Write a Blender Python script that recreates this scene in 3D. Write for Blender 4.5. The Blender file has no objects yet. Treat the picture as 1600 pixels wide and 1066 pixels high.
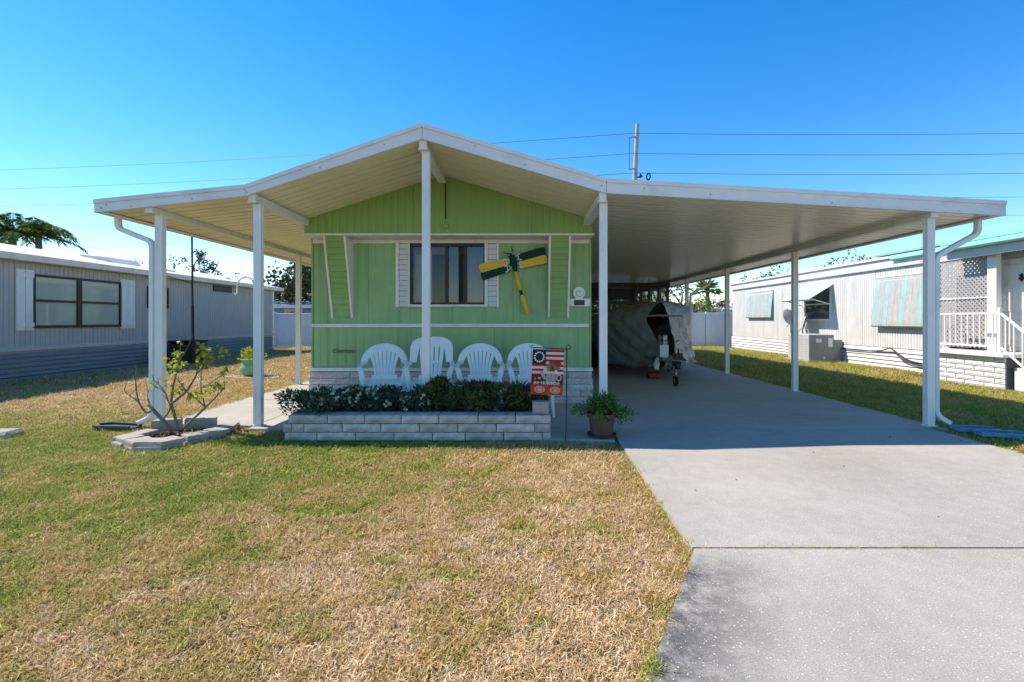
import bpy, math, random
import numpy as np
from mathutils import Vector, Matrix
R = math.radians
random.seed(7); rng = np.random.default_rng(7)
sc = bpy.context.scene
COL = sc.collection

# ------------------------------------------------------------------ camera, sky, sun, exposure
F, PX, PY, CH = 760.0, 815.0, 500.0, 1.2      # focal length (px of a 1600 wide frame), principal point, eye height
cam_d = bpy.data.cameras.new('camera'); cam = bpy.data.objects.new('camera', cam_d); COL.objects.link(cam)
cam.location = (0, 0, CH); cam.rotation_euler = (R(90), 0, 0)
cam_d.sensor_width = 36; cam_d.lens = F / 1600 * 36
cam_d.shift_x = -(PX - 800) / 1600; cam_d.shift_y = -(533 - PY) / 1600
cam_d.clip_start = 0.05; cam_d.clip_end = 3000
sc.camera = cam

SUNV = Vector((-0.80, 0.26, 1.0)).normalized()   # towards the sun
world = bpy.data.worlds.new('World'); sc.world = world; world.use_nodes = True
wn = world.node_tree.nodes; wl = world.node_tree.links
bg = wn['Background']
sky = wn.new('ShaderNodeTexSky'); sky.sky_type = 'NISHITA'; sky.sun_disc = False
sky.sun_elevation = math.asin(SUNV.z); sky.sun_rotation = math.atan2(SUNV.x, SUNV.y)
sky.air_density = 1.0; sky.dust_density = 0.05; sky.ozone_density = 1.6; sky.altitude = 0
hsv = wn.new('ShaderNodeHueSaturation'); hsv.inputs['Saturation'].default_value = 1.45; hsv.inputs['Hue'].default_value = .503
wl.new(sky.outputs[0], hsv.inputs['Color']); wl.new(hsv.outputs[0], bg.inputs['Color'])
bg.inputs['Strength'].default_value = 0.105
sun_d = bpy.data.lights.new('sun', 'SUN'); sun = bpy.data.objects.new('sun', sun_d); COL.objects.link(sun)
sun_d.energy = 3.1; sun_d.angle = R(0.5); sun_d.color = (1, 0.92, 0.80)
sun.rotation_euler = (-SUNV).to_track_quat('-Z', 'Y').to_euler(); sun.location = (-20, 8, 25)
vs = sc.view_settings
vs.view_transform = 'Standard'; vs.look = 'None'; vs.gamma = 1; vs.use_curve_mapping = False
vs.exposure = 1.2
sc.cycles.max_bounces = 8; sc.cycles.transparent_max_bounces = 12

# ------------------------------------------------------------------ helpers
def UX(px, Y): return (px - PX) / F * Y
def UZ(py, Y): return CH - (py - PY) / F * Y
def P(px, py, Y): return (UX(px, Y), Y, UZ(py, Y))

class MB:
    def __init__(s): s.v = []; s.f = []
    def add(s, v, f):
        n = len(s.v); s.v += [tuple(map(float, p)) for p in v]; s.f += [tuple(i + n for i in q) for q in f]; return s
    def box(s, x0, x1, y0, y1, z0, z1):
        v = [(x0,y0,z0),(x1,y0,z0),(x1,y1,z0),(x0,y1,z0),(x0,y0,z1),(x1,y0,z1),(x1,y1,z1),(x0,y1,z1)]
        return s.add(v, [(0,3,2,1),(4,5,6,7),(0,1,5,4),(1,2,6,5),(2,3,7,6),(3,0,4,7)])
    def bbox(s, x0, x1, y0, y1, z0, z1, b=0.006):
        """box with chamfered edges"""
        v = []; xs=(x0,x1); ys=(y0,y1); zs=(z0,z1); idx = {}
        for i in (0,1):
            for j in (0,1):
                for k in (0,1):
                    sx, sy, sz = (1-2*i), (1-2*j), (1-2*k)
                    for a in range(3):
                        p = [xs[i]+sx*b, ys[j]+sy*b, zs[k]+sz*b]; p[a] = (xs[i],ys[j],zs[k])[a]
                        idx[i,j,k,a] = len(v); v.append(p)
        f = []
        for a in range(3):
            o = [q for q in range(3) if q != a]
            for sd in (0,1):
                q = []
                for (m,n) in ((0,0),(1,0),(1,1),(0,1)):
                    c=[0,0,0]; c[a]=sd; c[o[0]]=m; c[o[1]]=n; q.append(idx[c[0],c[1],c[2],a])
                f.append(tuple(q))
        for a in range(3):
            o = [q for q in range(3) if q != a]
            for m in (0,1):
                for n in (0,1):
                    c0=[0,0,0]; c0[o[0]]=m; c0[o[1]]=n; c1=list(c0); c1[a]=1
                    f.append((idx[c0[0],c0[1],c0[2],o[0]], idx[c1[0],c1[1],c1[2],o[0]], idx[c1[0],c1[1],c1[2],o[1]], idx[c0[0],c0[1],c0[2],o[1]]))
        for i in (0,1):
            for j in (0,1):
                for k in (0,1): f.append((idx[i,j,k,0], idx[i,j,k,1], idx[i,j,k,2]))
        return s.add(v, f)
    def prism(s, poly, axis, a0, a1):
        """poly of 2d points in the plane normal to axis, extruded a0..a1"""
        n = len(poly); v = []
        for a in (a0, a1):
            for p in poly:
                q = list(p); q.insert(axis, a); v.append(q)
        f = [tuple(range(n)), tuple(range(2*n-1, n-1, -1))] + [(i, (i+1)%n, n+(i+1)%n, n+i) for i in range(n)]
        return s.add(v, f)
    def tube(s, pts, r, n=8, cap=True):
        pts = [Vector(p) for p in pts]; m = len(pts); rs = r if hasattr(r, '__len__') else [r]*m
        up = None; v = []; f = []
        for i, p in enumerate(pts):
            t = (pts[min(i+1,m-1)] - pts[max(i-1,0)]).normalized()
            if up is None: up = t.orthogonal().normalized()
            else:
                up = up - t*up.dot(t); up = up.normalized() if up.length > 1e-6 else t.orthogonal().normalized()
            b = t.cross(up)
            for k in range(n):
                a = 2*math.pi*k/n; v.append(p + (up*math.cos(a) + b*math.sin(a))*rs[i])
        for i in range(m-1):
            for k in range(n): f.append((i*n+k, i*n+(k+1)%n, (i+1)*n+(k+1)%n, (i+1)*n+k))
        if cap: f += [tuple(range(n-1,-1,-1)), tuple((m-1)*n+k for k in range(n))]
        return s.add(v, f)
    def sweep(s, pts, w, t, nrm):
        """rectangular section: width w across, thickness t along nrm (per point or one)"""
        pts = [Vector(p) for p in pts]; m = len(pts); v = []; f = []
        for i, p in enumerate(pts):
            tg = (pts[min(i+1,m-1)] - pts[max(i-1,0)]).normalized()
            n = Vector(nrm[i] if hasattr(nrm[0], '__len__') else nrm); n = (n - tg*n.dot(tg)).normalized(); sd = tg.cross(n)
            ww = (w[i] if hasattr(w, '__len__') else w)/2; tt = t/2
            c = 0.3*min(ww, tt)
            for (a, b) in ((-ww,-tt+c),(-ww+c,-tt),(ww-c,-tt),(ww,-tt+c),(ww,tt-c),(ww-c,tt),(-ww+c,tt),(-ww,tt-c)): v.append(p + sd*a + n*b)
        for i in range(m-1):
            for k in range(8): f.append((i*8+k, i*8+(k+1)%8, (i+1)*8+(k+1)%8, (i+1)*8+k))
        f += [tuple(range(7,-1,-1)), tuple((m-1)*8+k for k in range(8))]
        return s.add(v, f)
    def lathe(s, prof, n=24, c=(0,0,0)):
        v = []; f = []; m = len(prof)
        for (r, z) in prof:
            for k in range(n): a = 2*math.pi*k/n; v.append((c[0]+r*math.cos(a), c[1]+r*math.sin(a), c[2]+z))
        for i in range(m-1):
            for k in range(n): f.append((i*n+k, i*n+(k+1)%n, (i+1)*n+(k+1)%n, (i+1)*n+k))
        return s.add(v, f)
    def grid(s, fn, us, vs_):
        """surface fn(u,v)->xyz"""
        n = len(vs_); v = [fn(u, w) for u in us for w in vs_]
        f = [(i*n+j, i*n+j+1, (i+1)*n+j+1, (i+1)*n+j) for i in range(len(us)-1) for j in range(n-1)]
        return s.add(v, f)
    def mesh(s, name, mt, smooth=False):
        me = bpy.data.meshes.new(name); me.from_pydata(s.v, [], s.f); me.validate()
        import bmesh
        bm = bmesh.new(); bm.from_mesh(me); bmesh.ops.recalc_face_normals(bm, faces=bm.faces); bm.to_mesh(me); bm.free()
        if mt: me.materials.append(mt)
        if smooth:
            me.polygons.foreach_set('use_smooth', [True]*len(me.polygons))
            me.set_sharp_from_angle(angle=R(40))
        return me
    def build(s, name, mt, parent=None, smooth=False):
        return link(name, s.mesh(name, mt, smooth), parent)

def link(name, me, parent=None, loc=(0,0,0), rot=(0,0,0)):
    o = bpy.data.objects.new(name, me); COL.objects.link(o); o.location = loc; o.rotation_euler = rot
    if parent is not None: o.parent = parent
    return o
def tag(o, label=None, cat=None, group=None, kind=None):
    if label: o['label'] = label
    if cat: o['category'] = cat
    if group: o['group'] = group
    if kind: o['kind'] = kind
    return o
def thing(name, label, cat, loc=(0,0,0), rz=0, group=None):
    o = bpy.data.objects.new(name, None); COL.objects.link(o); o.location = loc; o.rotation_euler = (0,0,rz); o.empty_display_size = .1
    return tag(o, label, cat, group)
def wthing(name, label, cat, base, group=None):
    """a thing whose parts are modelled in world coordinates: returns (root, holder offset)"""
    return thing(name, label, cat, base, 0, group)
def wpart(name, mb, mt, root, smooth=False):
    """part given in world coordinates under an unrotated root"""
    o = mb.build(name, mt, root, smooth); o.location = -Vector(root.location); return o
def copy_tree(o, parent=None):
    c = o.copy(); COL.objects.link(c); c.parent = parent
    for ch in list(o.children): copy_tree(ch, c)
    return c

# ------------------------------------------------------------------ materials
def nd(nt, t, **kw):
    n = nt.nodes.new(t)
    for k, v in kw.items(): setattr(n, k, v)
    return n
def mat(name, col, rough=.55, var=.12, scale=6, bump=0, bscale=80, metal=0, spec=.4, stretch=(1,1,1), dirt=None, trans=0, objrand=0):
    """procedural: base colour with two scales of noise, optional dirt colour (col, amount, scale, stretch), optional bump"""
    m = bpy.data.materials.new(name); m.use_nodes = True; nt = m.node_tree; L = nt.links
    bs = nt.nodes['Principled BSDF']; bs.inputs['Roughness'].default_value = rough; bs.inputs['Metallic'].default_value = metal
    bs.inputs['Specular IOR Level'].default_value = spec
    tc = nd(nt, 'ShaderNodeTexCoord'); mp = nd(nt, 'ShaderNodeMapping'); mp.inputs['Scale'].default_value = stretch
    L.new(tc.outputs['Object'], mp.inputs['Vector'])
    n1 = nd(nt, 'ShaderNodeTexNoise'); n1.inputs['Scale'].default_value = scale; n1.inputs['Detail'].default_value = 6; n1.inputs['Roughness'].default_value = .65
    L.new(mp.outputs[0], n1.inputs['Vector'])
    rp = nd(nt, 'ShaderNodeMapRange'); rp.inputs['From Min'].default_value = .3; rp.inputs['From Max'].default_value = .7
    rp.inputs['To Min'].default_value = 1-var; rp.inputs['To Max'].default_value = 1+var; L.new(n1.outputs['Fac'], rp.inputs['Value'])
    mx = nd(nt, 'ShaderNodeVectorMath', operation='SCALE'); mx.inputs[0].default_value = col[:3]; L.new(rp.outputs[0], mx.inputs['Scale'])
    out = mx.outputs[0]
    if objrand:
        oi = nd(nt, 'ShaderNodeObjectInfo'); ro = nd(nt, 'ShaderNodeMapRange'); ro.inputs['To Min'].default_value = 1-objrand; ro.inputs['To Max'].default_value = 1+objrand
        L.new(oi.outputs['Random'], ro.inputs['Value']); ms_ = nd(nt, 'ShaderNodeVectorMath', operation='SCALE'); L.new(out, ms_.inputs[0]); L.new(ro.outputs[0], ms_.inputs['Scale']); out = ms_.outputs[0]
    if dirt:
        dc, da, ds, dst = dirt
        m2 = nd(nt, 'ShaderNodeMapping'); m2.inputs['Scale'].default_value = dst; L.new(tc.outputs['Object'], m2.inputs['Vector'])
        n2 = nd(nt, 'ShaderNodeTexNoise'); n2.inputs['Scale'].default_value = ds; n2.inputs['Detail'].default_value = 8; n2.inputs['Roughness'].default_value = .7
        L.new(m2.outputs[0], n2.inputs['Vector'])
        r2 = nd(nt, 'ShaderNodeMapRange'); r2.inputs['From Min'].default_value = .5; r2.inputs['From Max'].default_value = .72
        r2.inputs['To Max'].default_value = da; L.new(n2.outputs['Fac'], r2.inputs['Value'])
        mm = nd(nt, 'ShaderNodeMix', data_type='RGBA'); L.new(r2.outputs[0], mm.inputs['Factor']); L.new(out, mm.inputs['A']); mm.inputs['B'].default_value = (*dc, 1)
        out = mm.outputs['Result']
    L.new(out, bs.inputs['Base Color'])
    if bump:
        nb = nd(nt, 'ShaderNodeTexNoise'); nb.inputs['Scale'].default_value = bscale; nb.inputs['Detail'].default_value = 5
        L.new(mp.outputs[0], nb.inputs['Vector'])
        bp = nd(nt, 'ShaderNodeBump'); bp.inputs['Strength'].default_value = bump; bp.inputs['Distance'].default_value = .03 if 'tarp' in name else .01
        L.new(nb.outputs['Fac'], bp.inputs['Height']); L.new(bp.outputs[0], bs.inputs['Normal'])
    if trans:
        tr = nd(nt, 'ShaderNodeBsdfTranslucent'); L.new(out, tr.inputs['Color'])
        ms = nd(nt, 'ShaderNodeMixShader'); ms.inputs[0].default_value = trans
        L.new(bs.outputs[0], ms.inputs[1]); L.new(tr.outputs[0], ms.inputs[2]); L.new(ms.outputs[0], nt.nodes['Material Output'].inputs['Surface'])
    return m
def glass(name, col, fac, rough=.02):
    """window pane: mirror-like coat over a partly see-through tint"""
    m = bpy.data.materials.new(name); m.use_nodes = True; nt = m.node_tree; L = nt.links
    bs = nt.nodes['Principled BSDF']; bs.inputs['Roughness'].default_value = rough; bs.inputs['Base Color'].default_value = (*col, 1)
    bs.inputs['Specular IOR Level'].default_value = .5; bs.inputs['IOR'].default_value = 2.1
    tr = nd(nt, 'ShaderNodeBsdfTransparent'); ms = nd(nt, 'ShaderNodeMixShader'); ms.inputs[0].default_value = fac
    L.new(bs.outputs[0], ms.inputs[1]); L.new(tr.outputs[0], ms.inputs[2]); L.new(ms.outputs[0], nt.nodes['Material Output'].inputs['Surface'])
    return m
def leafmat(name, cols, trans=.35, rough=.5):
    """leaf colours picked per leaf island, part of the light passing through"""
    m = bpy.data.materials.new(name); m.use_nodes = True; nt = m.node_tree; L = nt.links
    bs = nt.nodes['Principled BSDF']; bs.inputs['Roughness'].default_value = rough; bs.inputs['Specular IOR Level'].default_value = .35
    g = nd(nt, 'ShaderNodeNewGeometry'); cr = nd(nt, 'ShaderNodeValToRGB'); cr.color_ramp.interpolation = 'LINEAR'
    el = cr.color_ramp.elements
    while len(el) < len(cols): el.new(.5)
    for i, c in enumerate(cols): el[i].position = i/(len(cols)-1); el[i].color = (*c, 1)
    L.new(g.outputs['Random Per Island'], cr.inputs[0]); L.new(cr.outputs[0], bs.inputs['Base Color'])
    tr = nd(nt, 'ShaderNodeBsdfTranslucent'); L.new(cr.outputs[0], tr.inputs['Color'])
    ms = nd(nt, 'ShaderNodeMixShader'); ms.inputs[0].default_value = trans
    L.new(bs.outputs[0], ms.inputs[1]); L.new(tr.outputs[0], ms.inputs[2]); L.new(ms.outputs[0], nt.nodes['Material Output'].inputs['Surface'])
    return m

M = {}
M['white'] = mat('white_paint', (.81,.78,.73), .45, .05, 5, dirt=((.40,.37,.32), .5, 3, (1.5,1.5,.3)))
M['fascia'] = mat('white_fascia', (.79,.76,.73), .4, .05, 4, dirt=((.45,.43,.42), .4, 2.2, (1,1,2.5)))
M['soffit'] = mat('cream_soffit', (.84,.77,.52), .38, .06, 2.5, dirt=((.42,.36,.24), .35, 1.6, (.6,3,1)))
M['soffit_right'] = mat('cream_carport_pan', (.84,.78,.60), .26, .06, 2.5, dirt=((.36,.31,.23), .35, 1.3, (.6,3,1)), spec=.5)
M['green'] = mat('green_siding', (.285,.455,.195), .5, .09, 3, dirt=((.21,.34,.15), .75, 2.5, (2.5,2.5,.3)), bump=.12, bscale=14, objrand=.04)
M['green_gable'] = mat('green_gable_siding', (.25,.40,.11), .5, .09, 3, dirt=((.19,.32,.085), .5, 2, (2,2,.5)), bump=.05, bscale=120)
M['block'] = mat('grey_split_face_block', (.50,.46,.41), .9, .5, 14, bump=1, bscale=70, dirt=((.15,.145,.14), .85, 28, (1,1,1)), objrand=.16)
M['block_light'] = mat('pale_split_face_block', (.62,.56,.50), .9, .22, 26, bump=.8, bscale=70, dirt=((.34,.29,.25), .6, 9, (1,1,1)), objrand=.12)
M['block_white'] = mat('white_painted_block', (.70,.70,.70), .8, .12, 20, bump=.7, bscale=60, dirt=((.42,.39,.36), .5, 5, (1,1,1)))
M['mortar'] = mat('dark_mortar', (.10,.10,.10), .95, .2, 30)
M['chair'] = mat('white_resin', (.84,.82,.78), .35, .03, 4, dirt=((.5,.52,.52), .25, 8, (1,1,1)))
M['bronze'] = mat('dark_bronze_frame', (.018,.014,.012), .4, .1, 8)
M['black'] = mat('black_metal', (.012,.012,.013), .45, .1, 8)
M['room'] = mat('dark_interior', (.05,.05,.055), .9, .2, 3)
M['curtain'] = mat('pale_curtain', (.75,.86,.92), .9, .08, 4, trans=.3)
M['glass'] = glass('window_glass', (.012,.02,.03), .55)
M['glass_light'] = glass('thin_window_glass', (.012,.02,.03), .8)
M['glass_clear'] = glass('pale_window_glass', (.10,.12,.12), .82)
M['yellow'] = mat('yellow_blade_paint', (.80,.46,.015), .45, .10, 9, dirt=((.45,.2,.02), .4, 6, (1,1,1)))
M['dkgreen'] = mat('dark_green_paint', (.006,.05,.034), .65, .12, 9, spec=.15)
M['iron_white'] = mat('white_blade_iron', (.68,.68,.66), .35, .06, 12)
M['emblem'] = mat('brown_emblem', (.16,.05,.02), .4, .2, 30)
M['emblem_gold'] = mat('tan_emblem_bar', (.55,.42,.26), .4, .15, 30)
M['soil'] = mat('dark_soil', (.035,.026,.02), .95, .4, 20, bump=1, bscale=40)
M['mulch'] = mat('dry_leaf_litter', (.22,.13,.075), .9, .5, 30, bump=1, bscale=40)
M['terracotta'] = mat('brown_clay_pot', (.105,.062,.048), .7, .15, 9)
M['potgreen'] = mat('celadon_glazed_pot', (.27,.48,.25), .22, .07, 6)
M['paver'] = mat('weathered_edging_stone', (.38,.34,.285), .9, .22, 14, bump=.8, bscale=50, dirt=((.2,.17,.14), .55, 7, (1,1,1)))
M['bark'] = mat('grey_bark', (.17,.145,.12), .85, .3, 30, bump=.8, bscale=60)
M['bluepl'] = mat('faded_blue_plastic', (.05,.22,.33), .45, .2, 9, dirt=((.25,.36,.40), .5, 8, (1,1,1)))
M['dkplast'] = mat('dark_slate_plastic', (.03,.05,.06), .5, .2, 9)
M['tarp'] = mat('silver_grey_tarp', (.30,.32,.33), .33, .2, 5, bump=1, bscale=13, dirt=((.15,.165,.17), .6, 4, (1,1,1)), spec=.6)
M['hull'] = mat('maroon_hull', (.06,.012,.012), .25, .1, 5)
M['galv'] = mat('galvanised_steel', (.35,.36,.37), .42, .15, 14, metal=.7)
M['rubber'] = mat('tyre_rubber', (.015,.015,.016), .8, .2, 20)
M['red'] = mat('red_plastic', (.16,.012,.012), .45, .15, 9)
M['grey_siding'] = mat('grey_siding', (.46,.44,.41), .6, .06, 3, dirt=((.37,.36,.34), .5, 2, (1,1,.4)))
M['grey_skirt'] = mat('slate_skirting', (.19,.20,.21), .5, .1, 4, dirt=((.26,.265,.27), .4, 3, (.4,.4,1)))
M['grey_trim'] = mat('pale_grey_trim', (.50,.49,.47), .55, .06, 4)
M['lattice'] = mat('grey_lattice_strip', (.36,.345,.33), .7, .12, 8)  # strips are a darker grey than their white frame
M['shingle'] = mat('white_roof_coating', (.66,.62,.60), .8, .1, 3, bump=.4, bscale=30, dirt=((.45,.38,.36), .5, 1.5, (1,.3,1)))
M['white_siding'] = mat('weathered_white_siding', (.68,.66,.62), .55, .07, 3, dirt=((.36,.34,.32), .6, 1.8, (3,3,.22)), objrand=.03)
M['teal'] = mat('mint_trim', (.30,.66,.58), .45, .06, 4, dirt=((.5,.62,.58), .4, 3, (1,1,1)))
M['teal_faded'] = mat('faded_teal_slat', (.33,.50,.46), .5, .1, 6, dirt=((.58,.58,.55), .8, 4, (2,2,.4)))
M['cream_slat'] = mat('faded_cream_slat', (.46,.435,.40), .55, .12, 8, dirt=((.33,.29,.26), .6, 5, (3,3,.4)))
M['acgrey'] = mat('grey_ac_casing', (.46,.46,.45), .5, .08, 5)
M['acdark'] = mat('dark_casing_and_front_shade', (.25,.25,.25), .5, .08, 5)  # dark casings, and the shade painted on the air conditioner front
M['sticker'] = mat('white_sticker', (.75,.75,.75), .5, .05, 8)
M['wood_pole'] = mat('weathered_pole_wood', (.40,.385,.37), .9, .25, 6, stretch=(4,4,.4), bump=.5, bscale=20)
M['wire'] = mat('cable_black', (.03,.05,.08), .6, .1, 5)
M['fence'] = mat('white_vinyl', (.72,.74,.77), .45, .05, 2, dirt=((.5,.5,.5), .3, 2, (1,1,.4)))
M['bluehouse'] = mat('blue_siding', (.25,.40,.60), .6, .06, 3)
M['greyroof'] = mat('grey_shingle_roof', (.20,.20,.21), .9, .15, 6, bump=.5, bscale=20)
M['screen'] = glass('insect_screen', (.02,.022,.022), .45, .9)
M['fig_leaf'] = leafmat('yellow_green_leaf', [(.26,.30,.02),(.50,.48,.03),(.36,.40,.03),(.14,.22,.02)], .45)
M['bush_leaf'] = leafmat('dark_shrub_leaf', [(.025,.06,.018),(.07,.12,.03),(.13,.19,.05),(.04,.085,.03),(.16,.14,.055)], .3, .35)
M['bush_blue'] = leafmat('blue_green_shrub_leaf', [(.025,.055,.035),(.055,.10,.055),(.10,.15,.075),(.035,.07,.04)], .3, .4)
M['bloom'] = leafmat('pale_bud', [(.55,.60,.38),(.68,.68,.52),(.45,.52,.30)], .3)
M['pinkbloom'] = leafmat('pink_bloom', [(.5,.06,.07),(.6,.18,.16)], .3)
M['pot_leaf'] = leafmat('bright_pot_leaf', [(.03,.10,.015),(.06,.16,.025),(.10,.22,.035),(.14,.24,.05)], .3)
M['oak_leaf'] = leafmat('oak_leaf', [(.02,.035,.012),(.045,.06,.02),(.07,.085,.03),(.03,.05,.018)], .3)
M['palm_leaf'] = leafmat('palm_leaf', [(.07,.15,.03),(.15,.25,.04),(.26,.33,.05),(.10,.20,.06)], .55)
M['brown_leaf'] = leafmat('brown_leaf', [(.16,.09,.04),(.10,.07,.03),(.2,.13,.06)], .3)

# ------------------------------------------------------------------ ground, concrete
def concrete(name, base, fleck, stain):
    m = bpy.data.materials.new(name); m.use_nodes = True; nt = m.node_tree; L = nt.links; bs = nt.nodes['Principled BSDF']
    bs.inputs['Roughness'].default_value = .8; bs.inputs['Specular IOR Level'].default_value = .3
    g = nd(nt, 'ShaderNodeNewGeometry')
    def noise(s, d=6, r=.6):
        n = nd(nt, 'ShaderNodeTexNoise'); n.inputs['Scale'].default_value = s; n.inputs['Detail'].default_value = d; n.inputs['Roughness'].default_value = r
        L.new(g.outputs['Position'], n.inputs['Vector']); return n.outputs['Fac']
    def ramp(x, a, b, c, d):
        r = nd(nt, 'ShaderNodeMapRange'); r.inputs[1].default_value=a; r.inputs[2].default_value=b; r.inputs[3].default_value=c; r.inputs[4].default_value=d
        L.new(x, r.inputs[0]); return r.outputs[0]
    def mul(a, b):
        n = nd(nt, 'ShaderNodeMath', operation='MULTIPLY'); L.new(a, n.inputs[0]); L.new(b, n.inputs[1]); return n.outputs[0]
    v = mul(mul(ramp(noise(.9), .3, .7, .86, 1.12), ramp(noise(9), .3, .7, .93, 1.07)), ramp(noise(140, 3), .25, .75, .66, 1.3))
    col = nd(nt, 'ShaderNodeVectorMath', operation='SCALE'); col.inputs[0].default_value = base; L.new(v, col.inputs['Scale']); out = col.outputs[0]
    def mixc(out, fac, c):
        mm = nd(nt, 'ShaderNodeMix', data_type='RGBA'); L.new(fac, mm.inputs['Factor']); L.new(out, mm.inputs['A']); mm.inputs['B'].default_value = (*c, 1); return mm.outputs['Result']
    if stain:      # tyre and mildew darkening that follows the left edge of the drive
        sp = nd(nt, 'ShaderNodeSeparateXYZ'); L.new(g.outputs['Position'], sp.inputs[0])
        t = nd(nt, 'ShaderNodeMath', operation='MULTIPLY_ADD'); L.new(sp.outputs['Y'], t.inputs[0]); t.inputs[1].default_value = -.5; t.inputs[2].default_value = .37
        d = nd(nt, 'ShaderNodeMath', operation='ADD'); L.new(sp.outputs['X'], d.inputs[0]); L.new(t.outputs[0], d.inputs[1])
        e = mul(ramp(d.outputs[0], .03, .5, 1, 0), ramp(noise(4, 8, .8), .36, .53, 0, 1))
        e = mul(e, ramp(sp.outputs['Y'], 2.3, 2.55, 1, 0))
        out = mixc(out, mul(e, ramp(noise(60, 3), .3, .7, .7, 1)), (.055,.057,.062))
    out = mixc(out, mul(ramp(noise(.55, 4), .52, .75, 0, .4), ramp(noise(4, 6), .4, .7, .2, 1)), (base[0]*.68, base[1]*.6, base[2]*.5))
    if fleck:
        vo = nd(nt, 'ShaderNodeTexVoronoi'); vo.inputs['Scale'].default_value = 88; L.new(g.outputs['Position'], vo.inputs['Vector'])
        sel = nd(nt, 'ShaderNodeSeparateColor'); L.new(vo.outputs['Color'], sel.inputs[0])
        size = ramp(sel.outputs[1], 0, 1, .05, .27)
        lt = nd(nt, 'ShaderNodeMath', operation='LESS_THAN'); L.new(vo.outputs['Distance'], lt.inputs[0]); L.new(size, lt.inputs[1])
        out = mixc(out, mul(lt.outputs[0], ramp(sel.outputs[0], .25, .5, 0, fleck)), (.78,.77,.74))
        out = mixc(out, mul(lt.outputs[0], ramp(sel.outputs[2], .9, .93, 0, .5)), (.12,.11,.10))
    L.new(out, bs.inputs['Base Color'])
    bp = nd(nt, 'ShaderNodeBump'); bp.inputs['Strength'].default_value = .5; bp.inputs['Distance'].default_value = .004
    L.new(noise(160, 3), bp.inputs['Height']); L.new(bp.outputs[0], bs.inputs['Normal'])
    return m
M['concrete'] = concrete('drive_concrete', (.40,.36,.305), .8, True)
M['concrete_port'] = concrete('carport_concrete', (.43,.39,.33), .3, False)
M['ground'] = mat('dry_thatch_soil', (.085,.06,.032), .95, .35, 4, bump=.8, bscale=50, dirt=((.04,.05,.015), .8, 1.1, (1,1,1)))

def flat(poly, z0, z1):
    return MB().prism(poly, 2, z0, z1)
LAWN = -.045
ground = MB().grid(lambda u, v: (u, v, LAWN), np.linspace(-900, 900, 7), np.linspace(-60, 1800, 7)).build('ground', M['ground'])
tag(ground, 'lawn soil of the whole lot', None, kind='structure')
drive = bpy.data.objects.new('driveway', None); COL.objects.link(drive)
tag(drive, 'pale concrete driveway, patio and carport floor', None, kind='structure')
SLABS = [
 ('concrete', [(-.95,-1.0),(5.2,-1.0),(4.75,2.553),(.905,2.553)]),
 ('concrete', [(.90,2.568),(4.75,2.568),(4.50,4.6),(4.52,5.345),(.99,5.345),(.965,4.70)]),
 ('concrete_port', [(.99,5.365),(4.70,5.365),(4.70,10.4),(.99,10.4)]),
 ('concrete_port', [(.99,10.415),(4.70,10.415),(4.70,20),(.99,20)]),
 ('concrete_port', [(.18,4.93),(.93,4.85),(.965,5.345),(.18,5.345)]),
 ('concrete_port', [(-3.02,5.36),(.975,5.36),(.975,7.4),(-3.02,7.4)]),
 ('concrete_port', [(-4.22,5.62),(-3.035,5.52),(-3.035,7.0),(-4.22,7.0)]),
 ('concrete_port', [(-4.22,7.012),(-3.035,7.012),(-3.035,20),(-4.22,20)]),
]
for i, (mk, poly) in enumerate(SLABS):
    flat(poly, LAWN-.05, 0).build('concrete_slab', M[mk], drive)

# ------------------------------------------------------------------ carport and awning roof over the green home
YF, YP = 5.40, 5.52
PK, LB, RB, LE, RE = (-1.10,3.20), (-3.06,2.57), (.94,2.60), (-4.73,2.385), (5.36,2.352)   # underside line of the roof (x, z)
roof = wthing('carport_roof', 'white aluminium awning and carport roof with gabled front on slender posts', 'carport', (.3, YP, 0))
def pans(name, a, b, y0, y1, mt, pitch=.30, up=.0):
    """ribbed pan running from a to b across x, one mesh shared by all pans along y"""
    (xa, za), (xb, zb) = a, b
    prof = [(0,.0),(.003,.042),(.020,.042),(.024,0),(.140,0),(.143,.03),(.156,.03),(.160,0),(pitch-.003,0)]
    n = len(prof); v = []; th = .06
    for (x, z) in (a, b):
        for (y, d) in prof: v.append((x, y, z + d + up))
        for (y, d) in reversed(prof): v.append((x, y, z + th + up))
    m2 = 2*n
    f = [(i, (i+1) % m2, m2 + (i+1) % m2, m2 + i) for i in range(m2)] + [tuple(range(m2)), tuple(range(2*m2-1, m2-1, -1))]
    me = MB().add(v, f).mesh(name, mt)
    y = y0
    while y < y1 - .01:
        o = link(name, me, roof, Vector((0, y, 0)) - Vector(roof.location)); y += pitch
pans('roof_pan', PK, LB, YF+.03, 9.5, M['soffit'], up=.012)
pans('roof_pan', PK, RB, YF+.03, 9.5, M['soffit'], up=.012)
pans('roof_pan', LB, LE, YF+.03, 18, M['soffit'], up=.012)
pans('roof_pan', RB, RE, YF+.03, 20, M['soffit_right'], up=.012)
mb = MB()   # long plain cover further back over the home
for a, b in ((LB, PK), (PK, RB)): mb.prism([(a[0],a[1]+.02),(b[0],b[1]+.02),(b[0],b[1]+.07),(a[0],a[1]+.07)], 1, 9.5, 20)
wpart('roof_cover', mb, M['shingle'], roof)
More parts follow.
